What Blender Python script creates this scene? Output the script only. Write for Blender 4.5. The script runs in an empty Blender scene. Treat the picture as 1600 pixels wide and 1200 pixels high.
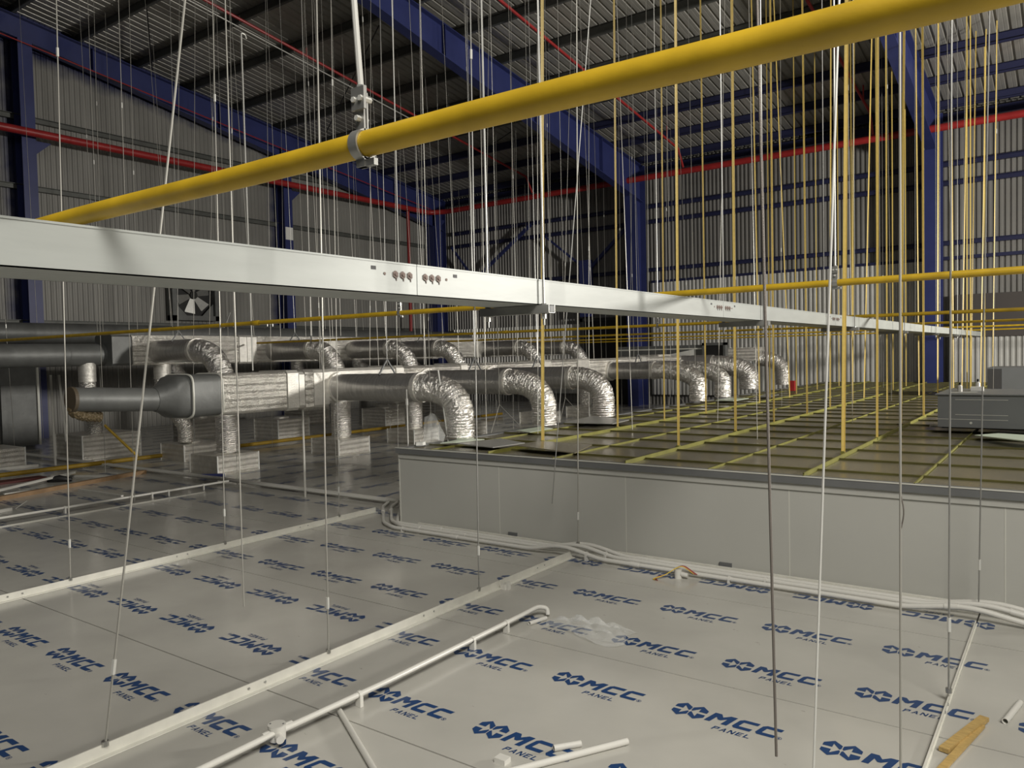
import bpy, bmesh, math, random
from mathutils import Vector, Matrix
random.seed(7)
C = bpy.context.scene.collection
scene = bpy.context.scene

# ------------------------------------------------------------------ camera
YAW, PIT, ROL, FPX, EYE = 0.62675935, 0.03655434, -0.02234006, 1215.09, 1.55
fwd = Vector((-math.sin(YAW)*math.cos(PIT), math.cos(YAW)*math.cos(PIT), -math.sin(PIT)))
rgt = Vector((math.cos(YAW), math.sin(YAW), 0))
upv = rgt.cross(fwd)
R_ = rgt*math.cos(ROL) + upv*math.sin(ROL)
U_ = -rgt*math.sin(ROL) + upv*math.cos(ROL)
cam_d = bpy.data.cameras.new('camera'); cam = bpy.data.objects.new('camera', cam_d); C.objects.link(cam)
M = Matrix(((R_.x, U_.x, -fwd.x, 0), (R_.y, U_.y, -fwd.y, 0), (R_.z, U_.z, -fwd.z, EYE), (0, 0, 0, 1)))
cam.matrix_world = M
cam_d.sensor_width = 36; cam_d.lens = FPX/1600*36; cam_d.clip_start = 0.05; cam_d.clip_end = 200
scene.camera = cam
# ------------------------------------------------------------------ light and exposure
scene.view_settings.view_transform = 'Standard'; scene.view_settings.look = 'None'
scene.view_settings.gamma = 1; scene.view_settings.use_curve_mapping = False
scene.view_settings.exposure = 0.0
w = bpy.data.worlds.new('world'); scene.world = w; w.use_nodes = True
w.node_tree.nodes['Background'].inputs[0].default_value = (0.75, 0.82, 0.9, 1)
w.node_tree.nodes['Background'].inputs[1].default_value = 0.02
def lamp(name, loc, target, energy, size, col=(1, 0.955, 0.88)):
    d = bpy.data.lights.new(name, 'AREA'); d.shape = 'SQUARE'; d.size = size; d.energy = energy; d.color = col
    o = bpy.data.objects.new(name, d); C.objects.link(o); o.location = loc
    o.rotation_euler = (Vector(target)-Vector(loc)).to_track_quat('-Z', 'Y').to_euler()
    return o
lamp('site_floodlight', (7.5, 12.5, 3.3), (-9, 13, 4.2), 1700, 0.8)
soft_fill = lamp('soft_fill_light', (3.6, -1.6, 7.6), (-1.8, 3.2, 0.0), 325, 4.0)  # unseen broad light, added to brighten the near floor without a tray shadow
soft_fill.data.spread = math.radians(105)

# ------------------------------------------------------------------ helpers
def ray(x, y):
    return (R_*((x-800)/FPX) + U_*((600-y)/FPX) + fwd)
def on(axis, x, y, v):
    d = ray(x, y); o = Vector((0, 0, EYE))
    t = (v-o[axis])/d[axis]; return o+d*t
def proof(x, y, off=0.0):          # where a line of sight meets the roof underside
    d = ray(x, y); t = (7.02+.14*21+off-EYE)/(d.z+.14*d.y); return Vector((0, 0, EYE))+d*t
def roofz(Y): return 7.02+.14*(21-Y)

class G:
    def __init__(s): s.v = []; s.f = []
    def add(s, vs, fs):
        o = len(s.v); s.v += [tuple(v) for v in vs]; s.f += [tuple(i+o for i in f) for f in fs]; return s
    def box(s, x0, x1, y0, y1, z0, z1):
        vs = [(x, y, z) for z in (z0, z1) for y in (y0, y1) for x in (x0, x1)]
        return s.add(vs, [(0, 2, 3, 1), (4, 5, 7, 6), (0, 1, 5, 4), (2, 6, 7, 3), (0, 4, 6, 2), (1, 3, 7, 5)])
    def obox(s, c, ax, ay, az, hx, hy, hz):
        c = Vector(c); vs = []
        for k in (-1, 1):
            for j in (-1, 1):
                for i in (-1, 1): vs.append(c+ax*(hx*i)+ay*(hy*j)+az*(hz*k))
        return s.add(vs, [(0, 2, 3, 1), (4, 5, 7, 6), (0, 1, 5, 4), (2, 6, 7, 3), (0, 4, 6, 2), (1, 3, 7, 5)])
    def bar(s, a, b, wx, wz, up=(0, 0, 1)):
        a = Vector(a); b = Vector(b); d = (b-a); L = d.length; d.normalize()
        u = Vector(up)
        if abs(d.dot(u)) > .98: u = Vector((0, 1, 0))
        x = d.cross(u).normalized(); z = x.cross(d).normalized()
        return s.obox((a+b)/2, x, d, z, wx/2, L/2, wz/2)
    def tube(s, pts, r, n=8, caps=True, fn=None, closed=False):
        pts = [Vector(p) for p in pts]; m = len(pts); o = len(s.v)
        rs = r if isinstance(r, (list, tuple)) else [r]*m
        prev = None
        for i, p in enumerate(pts):
            t = (pts[min(i+1, m-1)]-pts[max(i-1, 0)]).normalized()
            if prev is None:
                a = Vector((0, 0, 1)) if abs(t.z) < .9 else Vector((1, 0, 0))
                u = t.cross(a).normalized()
            else:
                u = (prev-t*prev.dot(t)).normalized()
            v = t.cross(u); prev = u
            for k in range(n):
                an = 2*math.pi*k/n; rr = rs[i]
                if fn: rr += fn(i, k)
                s.v.append(tuple(p+(u*math.cos(an)+v*math.sin(an))*rr))
        for i in range(m-1):
            for k in range(n):
                a = o+i*n+k; b = o+i*n+(k+1) % n
                s.f.append((a, b, b+n, a+n))
        if caps:
            s.f.append(tuple(o+k for k in range(n))[::-1]); s.f.append(tuple(o+(m-1)*n+k for k in range(n)))
        return s
    def prism(s, poly, a, b):       # poly: list of Vector offsets, swept from a to b
        n = len(poly); a = Vector(a); b = Vector(b)
        vs = [a+Vector(p) for p in poly]+[b+Vector(p) for p in poly]
        return s.add(vs, [tuple(range(n))[::-1], tuple(range(n, 2*n))]+[(i, (i+1) % n, n+(i+1) % n, n+i) for i in range(n)])
ORG = {}
def mesh(g, name, smooth=False):
    me = bpy.data.meshes.new(name); me.from_pydata(g.v, [], g.f); me.validate(); me.update()
    bm = bmesh.new(); bm.from_mesh(me); bmesh.ops.recalc_face_normals(bm, faces=bm.faces); bm.to_mesh(me); bm.free()
    if smooth:
        for p in me.polygons: p.use_smooth = True
        try: me.set_sharp_from_angle(angle=math.radians(40))
        except Exception: pass
    return me
def build(g, name, mat, parent=None, smooth=False):
    if parent is not None:
        o0 = ORG[parent.name]; g.v = [(x-o0[0], y-o0[1], z-o0[2]) for x, y, z in g.v]
    me = mesh(g, name, smooth); me.materials.append(mat)
    o = bpy.data.objects.new(name, me); C.objects.link(o)
    if parent is not None: o.parent = parent; ORG[o.name] = o0
    else: ORG[o.name] = (0, 0, 0)
    return o
def single(g, name, mat, smooth=False):      # one-mesh thing with its origin at its base centre
    xs = [v[0] for v in g.v]; ys = [v[1] for v in g.v]; zs = [v[2] for v in g.v]
    c = ((min(xs)+max(xs))/2, (min(ys)+max(ys))/2, min(zs))
    g.v = [(x-c[0], y-c[1], z-c[2]) for x, y, z in g.v]
    me = mesh(g, name, smooth); me.materials.append(mat)
    o = bpy.data.objects.new(name, me); C.objects.link(o); o.location = c; ORG[o.name] = c
    return o
def tag(o, label=None, cat=None, group=None, kind=None):
    if label: o['label'] = label
    if cat: o['category'] = cat
    if group: o['group'] = group
    if kind: o['kind'] = kind
    return o
def thing(name, loc, label=None, cat=None, group=None, kind=None):
    o = bpy.data.objects.new(name, None); C.objects.link(o); o.location = loc; o.empty_display_size = .1
    ORG[o.name] = tuple(loc); return tag(o, label, cat, group, kind)
def inst(me, name, parent, loc, rot=None):   # shares mesh data; loc in world
    o = bpy.data.objects.new(name, me); C.objects.link(o)
    p = ORG[parent.name]; o.parent = parent; o.location = (loc[0]-p[0], loc[1]-p[1], loc[2]-p[2])
    if rot: o.rotation_euler = rot
    return o

# ------------------------------------------------------------------ materials
def mat(name, col, rough=.5, metal=0.0, spec=.5, var=0.0, vscale=4.0, bump=0.0, bscale=60.0, stretch=None, trans=0, alpha=1):
    m = bpy.data.materials.new(name); m.use_nodes = True; nt = m.node_tree; b = nt.nodes['Principled BSDF']
    b.inputs['Base Color'].default_value = (*col, 1); b.inputs['Roughness'].default_value = rough
    b.inputs['Metallic'].default_value = metal; b.inputs['Specular IOR Level'].default_value = spec
    if trans: b.inputs['Transmission Weight'].default_value = trans
    if alpha < 1: b.inputs['Alpha'].default_value = alpha
    tc = nt.nodes.new('ShaderNodeTexCoord'); src = tc.outputs['Object']
    if stretch:
        mp = nt.nodes.new('ShaderNodeMapping'); mp.inputs['Scale'].default_value = stretch
        nt.links.new(src, mp.inputs[0]); src = mp.outputs[0]
    if var:
        n = nt.nodes.new('ShaderNodeTexNoise'); n.inputs['Scale'].default_value = vscale; n.inputs['Detail'].default_value = 6
        nt.links.new(src, n.inputs['Vector'])
        r = nt.nodes.new('ShaderNodeMapRange'); r.inputs[1].default_value = .3; r.inputs[2].default_value = .7
        r.inputs[3].default_value = 1-var; r.inputs[4].default_value = 1+var*.5
        nt.links.new(n.outputs[0], r.inputs[0])
        mx = nt.nodes.new('ShaderNodeMix'); mx.data_type = 'RGBA'; mx.blend_type = 'MULTIPLY'; mx.inputs[0].default_value = 1
        mx.inputs[6].default_value = (*col, 1); nt.links.new(r.outputs[0], mx.inputs[7]); nt.links.new(mx.outputs[2], b.inputs['Base Color'])
        m['mix'] = mx.name
    if bump:
        n = nt.nodes.new('ShaderNodeTexNoise'); n.inputs['Scale'].default_value = bscale; n.inputs['Detail'].default_value = 4
        nt.links.new(src, n.inputs['Vector'])
        bp = nt.nodes.new('ShaderNodeBump'); bp.inputs['Strength'].default_value = bump; bp.inputs['Distance'].default_value = .01
        nt.links.new(n.outputs[0], bp.inputs['Height']); nt.links.new(bp.outputs[0], b.inputs['Normal'])
    return m
Mpanel = mat('panel_grey', (.5, .49, .445), .19, spec=.5, var=.12, vscale=1.7, bump=.04, bscale=3)
Mlogo = mat('logo_blue', (.013, .05, .155), .3)
nt = Mpanel.node_tree; bs = nt.nodes['Principled BSDF']; lk = bs.inputs['Base Color'].links[0].from_socket
tc = nt.nodes.new('ShaderNodeTexCoord'); mp = nt.nodes.new('ShaderNodeMapping'); mp.inputs['Scale'].default_value = (7, 11, 1); mp.inputs['Rotation'].default_value = (0, 0, .5)
nt.links.new(tc.outputs['Object'], mp.inputs[0])
n1 = nt.nodes.new('ShaderNodeTexNoise'); n1.inputs['Scale'].default_value = 1.3; n1.inputs['Detail'].default_value = 8; n1.inputs['Roughness'].default_value = .62; nt.links.new(mp.outputs[0], n1.inputs['Vector'])
mr = nt.nodes.new('ShaderNodeMapRange'); mr.inputs[1].default_value = .685; mr.inputs[2].default_value = .77; mr.inputs[4].default_value = .75; nt.links.new(n1.outputs[0], mr.inputs[0])
mx = nt.nodes.new('ShaderNodeMix'); mx.data_type = 'RGBA'; nt.links.new(mr.outputs[0], mx.inputs[0]); nt.links.new(lk, mx.inputs[6]); mx.inputs[7].default_value = (.13, .12, .1, 1); nt.links.new(mx.outputs[2], bs.inputs['Base Color'])
Mlogo2 = mat('logo_navy', (.02, .035, .09), .3)
Mpartition = mat('partition_grey', (.5, .5, .46), .4, var=.05, vscale=1.2)
Mjoint = mat('pale_joint', (.62, .62, .56), .4)
Mfascia = mat('fascia_grey', (.16, .165, .165), .45, var=.1, vscale=5)
Mstrip = mat('strip_white', (.7, .69, .62), .35, var=.08, vscale=12)
Mpvc = mat('pvc_white', (.68, .67, .62), .3)
Mpvcs = mat('pvc_shade', (.62, .61, .56), .4)
Mdark = mat('dark_recess', (.03, .03, .028), .8)
Myellow = mat('yellow_paint', (.56, .365, .018), .42, var=.22, vscale=9, bump=.06, bscale=40)
Myellowd = mat('yellow_shaded', (.3, .19, .012), .55, var=.3, vscale=5)  # darker copy of the yellow paint, shade on the low pipe coloured in
Mrody = mat('rod_yellow', (.9, .68, .2), .4, var=.08, vscale=30)
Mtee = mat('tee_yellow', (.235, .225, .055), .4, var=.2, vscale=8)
Mteed = mat('tee_shaded', (.12, .11, .03), .5, var=.2, vscale=8)  # darker tee colour standing for the weak light on the cross tees
Mtile = mat('tile_brown_grey', (.2, .18, .125), .24, spec=.5, var=.15, vscale=3)
Mtile2 = mat('tile_face_grey', (.3, .3, .28), .35, var=.08, vscale=4)
Mcap = mat('cap_brown', (.09, .07, .045), .6)
Mcapt = mat('elbow_tan', (.14, .105, .055), .5, .1, bump=.2, bscale=30)
Mpale = mat('tile_underside', (.6, .68, .55), .4)
Mgalv = mat('galvanised_steel', (.42, .42, .4), .4, .7, var=.1, vscale=18)
Mrod = mat('rod_zinc', (.42, .41, .37), .4, .4)
Mrodw = mat('rod_bright', (.72, .72, .68), .38, .3)
Mthread = mat('rod_threaded_dark', (.2, .18, .16), .5, .5, bump=.3, bscale=400)
Mtray = mat('tray_zinc_white', (.39, .41, .39), .42, .1, var=.09, vscale=6, stretch=(8, .5, 3), bump=.03, bscale=30)
Mholes = mat('slot_brown', (.22, .17, .15), .6, .3)
Mblue = mat('steel_blue', (.032, .042, .15), .4, var=.12, vscale=3)
Mbluedk = mat('girt_blue', (.02, .023, .07), .5, var=.1, vscale=3)
Mpurlin = mat('purlin_grey', (.12, .125, .115), .5, .3, var=.15, vscale=5)
Mred = mat('pipe_red', (.36, .025, .025), .4, var=.12, vscale=5)
Mroof = mat('roof_sheet_metal', (.42, .41, .375), .42, .4, var=.16, vscale=1.5)
Mwall = mat('wall_sheet_grey', (.26, .255, .24), .42, .25, var=.14, vscale=.8)  # purlin shadow on the upper back wall is mixed into this grey
Mwalll = mat('wall_sheet_dull', (.27, .265, .245), .5, .1, var=.18, vscale=1.2, stretch=(1, 1, .4))
Mwallb = mat('wall_sheet_bright', (.6, .6, .57), .36, .3, var=.08, vscale=2)
Mfoil = mat('foil_crumpled', (.92, .9, .86), .22, .9, var=.1, vscale=8, bump=1.0, bscale=75)
Mfoilb = mat('foil_insulation', (.85, .83, .77), .34, .6, var=.12, vscale=10, bump=.55, bscale=70, stretch=(1, 1, 2.2))
Mspiral = mat('duct_skin_grey', (.55, .54, .52), .3, .75, var=.2, vscale=7, bump=.35, bscale=14, stretch=(6, 1, 1))
Mcloth = mat('duct_wrap_grey', (.15, .155, .15), .5, .3, var=.15, vscale=6, bump=.2, bscale=20)
Mbag = mat('clear_plastic', (.85, .87, .85), .15, 0, alpha=.24)
Mwood = mat('wood_offcut', (.5, .34, .12), .55, var=.25, vscale=30, stretch=(1, 6, 1))
Mwoodd = mat('timber_dull', (.3, .19, .1), .6, var=.2, vscale=10)
Munit = mat('unit_grey', (.2, .21, .215), .4, .2, var=.05, vscale=4)
Munitd = mat('unit_dark', (.06, .06, .06), .5)
Mwhite = mat('card_white', (.8, .8, .76), .5)
Mblack = mat('black_plastic', (.012, .012, .012), .5)
Mredd = mat('packet_red', (.09, .015, .012), .6)
Mcable = mat('cable_red', (.3, .03, .02), .5)
Msticker = mat('sticker_yellow', (.7, .5, .03), .5)
Mlamp = mat('fixing_steel', (.5, .5, .48), .3, .9)
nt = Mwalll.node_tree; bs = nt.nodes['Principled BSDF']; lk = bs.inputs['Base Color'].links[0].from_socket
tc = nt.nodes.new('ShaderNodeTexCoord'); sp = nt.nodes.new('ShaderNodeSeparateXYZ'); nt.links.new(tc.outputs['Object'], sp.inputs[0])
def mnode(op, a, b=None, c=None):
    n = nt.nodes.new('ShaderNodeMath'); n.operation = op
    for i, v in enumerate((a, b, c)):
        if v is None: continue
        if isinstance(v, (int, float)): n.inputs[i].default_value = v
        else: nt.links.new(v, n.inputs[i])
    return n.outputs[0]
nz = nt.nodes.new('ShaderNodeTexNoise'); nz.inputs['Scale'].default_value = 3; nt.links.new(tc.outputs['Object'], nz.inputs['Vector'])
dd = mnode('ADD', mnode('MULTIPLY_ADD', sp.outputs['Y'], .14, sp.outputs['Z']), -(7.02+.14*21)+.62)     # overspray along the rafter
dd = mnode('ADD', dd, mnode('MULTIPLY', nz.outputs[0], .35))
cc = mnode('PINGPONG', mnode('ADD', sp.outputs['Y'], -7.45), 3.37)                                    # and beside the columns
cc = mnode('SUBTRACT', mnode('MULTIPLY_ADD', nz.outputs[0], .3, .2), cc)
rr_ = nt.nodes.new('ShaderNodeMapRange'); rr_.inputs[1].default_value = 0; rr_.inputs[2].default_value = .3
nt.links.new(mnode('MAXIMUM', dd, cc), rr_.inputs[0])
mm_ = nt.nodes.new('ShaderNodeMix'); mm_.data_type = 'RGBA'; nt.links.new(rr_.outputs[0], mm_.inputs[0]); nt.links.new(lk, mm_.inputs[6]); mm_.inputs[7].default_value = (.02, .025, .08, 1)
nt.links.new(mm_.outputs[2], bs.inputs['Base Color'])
# corrugated insulation relief on the boxed foil ducts
def ribbed(name, col, scale=30):
    m = mat(name, col, .3, .78, var=.14, vscale=12)
    nt = m.node_tree; b = nt.nodes['Principled BSDF']
    tc = nt.nodes.new('ShaderNodeTexCoord'); wv = nt.nodes.new('ShaderNodeTexWave'); wv.bands_direction = 'Z'
    wv.inputs['Scale'].default_value = scale; wv.inputs['Distortion'].default_value = .7; wv.inputs['Detail'].default_value = 3
    wv.inputs['Detail Scale'].default_value = 1.2
    n = nt.nodes.new('ShaderNodeTexNoise'); n.inputs['Scale'].default_value = 90
    ad = nt.nodes.new('ShaderNodeMath'); ad.operation = 'MULTIPLY_ADD'; ad.inputs[1].default_value = 1.1
    nt.links.new(tc.outputs['Object'], wv.inputs['Vector']); nt.links.new(tc.outputs['Object'], n.inputs['Vector'])
    nt.links.new(n.outputs[0], ad.inputs[0]); nt.links.new(wv.outputs['Fac'], ad.inputs[2])
    bp = nt.nodes.new('ShaderNodeBump'); bp.inputs['Strength'].default_value = 1.0; bp.inputs['Distance'].default_value = .014
    nt.links.new(ad.outputs[0], bp.inputs['Height']); nt.links.new(bp.outputs[0], b.inputs['Normal'])
    return m
Mribfoil = ribbed('foil_ribbed', (.9, .87, .8), 4.2)

# ================================================================== STRUCTURE
# ---------------- roof
ceiling = thing('ceiling', (0, 0, 0), kind='structure')
RX0, RX1, RY0, RY1 = -18.5, 7.2, -5.0, 21.5
P = .2135
def roof_sheet():
    g = G(); prof = []
    for k in range(4):
        x = k*P; prof += [(x, 0), (x+.07, 0), (x+.078, .004), (x+.086, 0), (x+.145, 0), (x+.162, .042), (x+.188, .042), (x+.205, 0)]
    prof.append((4*P, 0)); n = len(prof)
    y0, y1 = RY0, RY1
    vs = [(x, y, roofz(y)+.24+z) for y in (y0, y1) for x, z in prof]
    g.add(vs, [(i, i+1, n+i+1, n+i) for i in range(n-1)]); return g
rs = mesh(roof_sheet(), 'roof_sheet'); rs.materials.append(Mroof)
x = RX0
while x < RX1:
    inst(rs, 'roof_sheet', ceiling, (x, 0, 0)); x += 4*P
RAFT = [-18.1, -10.4, -2.7, 5.0]
py = 20.85; k = 0
while py > -4.5:
    g = G(); z = roofz(py)
    g.box(RX0, RX1, py-.006, py+.006, z+.02, z+.22); g.box(RX0, RX1, py-.06, py+.006, z+.015, z+.027)
    g.box(RX0, RX1, py-.006, py+.06, z+.212, z+.224); g.box(RX0, RX1, py-.066, py-.058, z+.02, z+.045)
    build(g, 'purlin', Mbluedk if py > 17.5 else Mpurlin, ceiling)
    py -= 1.345
# ---------------- blue frames
def frame(X, label):
    t = thing('steel_portal_frame', (X, 21, 0), label, 'steel frame')
    zb = lambda y: roofz(y)-(.55+.045*(y-10) if y > 8 else .46)
    ys = [21.0, -5.0]
    for nm, dz in (('top_flange', 0), ('bottom_flange', 1)):
        g = G()
        pts = [21.0, 8.0, -5.0]
        for a, b in zip(pts[:-1], pts[1:]):
            za, zb_ = (roofz(a), roofz(b)) if dz == 0 else (zb(a), zb(b))
            g.bar((X, a, za-.008+.0), (X, b, zb_-.008), .24, .016)
        build(g, nm, Mblue, t)
    g = G(); pts = [21.0, 8.0, -5.0]
    for s in (-1, 1):
        pass
    vs = []
    for xx in (X-.006, X+.006):
        for a in pts: vs += [(xx, a, roofz(a)-.01), (xx, a, zb(a))]
    g.add(vs, [(0, 2, 3, 1), (2, 4, 5, 3), (6, 7, 9, 8), (8, 9, 11, 10)])
    build(g, 'web', Mblue, t)
    for a in (18.6, 15.5, 12.2, 9.0, 5.8):
        g = G(); g.box(X-.11, X+.11, a-.008, a+.008, zb(a)+.01, roofz(a)-.02); build(g, 'stiffener', Mblue, t)
    # column
    h = zb(20.4)
    g = G(); g.box(X-.17, X+.17, 20.36, 20.38, 0, h); build(g, 'column_flange', Mblue, t)
    g = G(); g.box(X-.17, X+.17, 20.98, 21.0, 0, roofz(21)); build(g, 'column_flange', Mblue, t)
    g = G(); g.box(X-.007, X+.007, 20.38, 20.98, 0, roofz(21)-.05); build(g, 'column_web', Mblue, t)
    return t
frame(-18.1, 'blue steel portal frame along the left wall up to the corner')
frame(-10.4, 'blue steel portal frame crossing the middle of the roof to its wall column')
frame(-2.7, 'blue steel portal frame on the right, behind the cluster of yellow rods')
def gable_col(Y, label):
    t = thing('wall_column', (-18.1, Y, 0), label, 'column')
    h = roofz(Y)-.45
    g = G(); g.box(-18.3, -18.28, Y-.14, Y+.14, 0, h); build(g, 'flange', Mblue, t)
    g = G(); g.box(-17.98, -17.96, Y-.14, Y+.14, 0, h); build(g, 'flange', Mblue, t)
    g = G(); g.box(-18.28, -17.98, Y-.006, Y+.006, 0, h); build(g, 'web', Mblue, t)
    g = G(); g.add([(-17.97, Y+.01, 6.35), (-17.97, Y+.45, 6.35), (-17.97, Y+.01, 5.95), (-17.99, Y+.01, 6.35), (-17.99, Y+.45, 6.35), (-17.99, Y+.01, 5.95)], [(0, 1, 2), (3, 5, 4), (0, 3, 4, 1), (1, 4, 5, 2)])
    build(g, 'bracket', Mblue, t)
gable_col(7.56, 'blue steel wall column at the far left edge')
gable_col(14.25, 'blue steel wall column with a white sheet of paper taped on it')
gable_col(20.6, 'blue steel wall column in the far left corner')
g = G(); g.box(-17.955, -17.95, 14.12, 14.38, 4.95, 5.3); tag(single(g, 'paper_notice', Mwhite), 'white sheet of paper taped to the blue wall column', 'paper')

# ---------------- corrugated walls
def wall_sheets(name, axis, fixed, a0, a1, zfn0, zfn1, material, pitch=.115, depth=.028, ribs=8, parent=None, flip=1):
    W = parent or thing(name, (0, 0, 0), kind='structure')
    a = a0
    while a < a1-1e-3:
        n = min(ribs, int(round((a1-a)/pitch))) or 1
        g = G(); prof = []
        for k in range(n):
            s = a+k*pitch
            prof += [(s, 0), (s+pitch*.42, 0), (s+pitch*.56, depth), (s+pitch*.86, depth)]
        prof.append((a+n*pitch, 0)); m = len(prof); vs = []
        for top in (0, 1):
            for s, d in prof:
                z = zfn1(s) if top else zfn0(s)
                vs.append((s, fixed-d*flip, z) if axis == 'x' else (fixed+d*flip, s, z))
        g.add(vs, [(i, i+1, m+i+1, m+i) for i in range(m-1)])
        build(g, 'wall_sheet', material, W); a += n*pitch
    return W
wb = wall_sheets('wall_back', 'x', 21.42, -18.5, 7.2, lambda s: 0, lambda s: 7.15, Mwall)
wall_sheets('', 'x', 21.2, -10.2, -2.95, lambda s: .3, lambda s: 3.6, Mwallb, parent=wb)
wall_sheets('', 'x', 21.2, -2.4, 7.0, lambda s: .3, lambda s: 1.75, Mwallb, parent=wb)
wall_sheets('', 'x', 21.2, -17.9, -12.6, lambda s: .3, lambda s: 2.5, Mwallb, parent=wb)
g = G(); g.box(-18.6, 7.2, 21.5, 21.56, 0, 7.3); build(g, 'cladding_backing', Mdark, wb)
for z in (5.87, 5.42, 4.0):
    g = G(); g.box(-17.9, 7.2, 21.28, 21.38, z-.05, z+.05); g.box(-17.9, 7.2, 21.2, 21.3, z+.04, z+.05); build(g, 'girt', Mbluedk, wb)
g = G(); g.box(-10.2, 7.2, 21.25, 21.38, 3.6, 3.68); build(g, 'girt', Mbluedk, wb)
g = G(); g.box(-18.5, 7.2, 21.2, 21.4, 6.86, 7.04); build(g, 'eave_strut', Mbluedk, wb)
g = G(); g.box(-2.3, 7.2, 21.12, 21.3, 1.75, 2.75); build(g, 'dark_band', mat('band_brown', (.09, .08, .075), .5, .2), wb)
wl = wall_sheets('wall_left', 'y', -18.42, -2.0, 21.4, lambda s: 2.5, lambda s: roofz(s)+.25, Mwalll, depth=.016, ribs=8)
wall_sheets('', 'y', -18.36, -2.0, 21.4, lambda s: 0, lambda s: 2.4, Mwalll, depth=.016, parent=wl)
g = G(); g.box(-18.6, -18.5, -2, 21.5, 0, 10.4); build(g, 'cladding_backing', Mdark, wl)
for z in (6.88, 5.4, 3.9, 2.5):
    g = G(); g.box(-18.4, -18.3, -2, 21.3, z-.05, z+.05); g.box(-18.4, -18.24, -2, 21.3, z+.04, z+.05); build(g, 'girt', Mpurlin, wl)
door = thing('door_1', (-11.4, 21.1, 0), kind='structure')
g = G(); g.box(-12.45, -10.65, 21.08, 21.14, 0, 2.55); build(g, 'doorway_dark', Mblack, door)  # flat black sheet, its colour gives the darkness of the open doorway
g = G(); g.box(-12.55, -12.45, 21.02, 21.16, 0, 2.65); g.box(-10.65, -10.57, 21.02, 21.16, 0, 2.65); g.box(-12.55, -10.57, 21.02, 21.16, 2.55, 2.65); build(g, 'door_frame', Mdark, door)
# cross braces on the back wall
def bar_thing(name, a, b, w_, h_, m, label, cat, group=None):
    g = G(); g.bar(a, b, w_, h_); return tag(single(g, name, m), label, cat, group)
bar_thing('wall_brace', (-14.4, 21.12, 5.8), (-16.9, 21.12, 4.1), .09, .09, Mblue, 'blue diagonal brace rising right on the back wall near the corner', 'brace')
bar_thing('wall_brace', (-17.8, 21.12, 5.4), (-16.7, 21.12, 4.1), .06, .06, Mblue, 'thin blue brace dropping right beside the far corner column', 'brace')
bar_thing('wall_brace', (-13.9, 21.12, 5.4), (-12.5, 21.12, 4.3), .06, .06, Mblue, 'blue brace dropping right towards the short post on the back wall', 'brace')
bar_thing('wall_brace', (-10.7, 21.12, 5.5), (-12.2, 21.12, 4.2), .09, .09, Mblue, 'blue brace leaning from the middle column down to the short post', 'brace')
g = G(); g.box(-12.5, -12.12, 20.95, 21.15, 2.7, 4.45); tag(single(g, 'short_post', Mblue), 'short blue post on the back wall left of the middle column', 'post')

# ---------------- floor: printed sandwich panels
floor = thing('floor', (0, 0, 0), kind='structure')
g = G(); g.box(-18.6, 7.2, -2.5, 21.5, -.12, -.03); build(g, 'subfloor', Mdark, floor)
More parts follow.
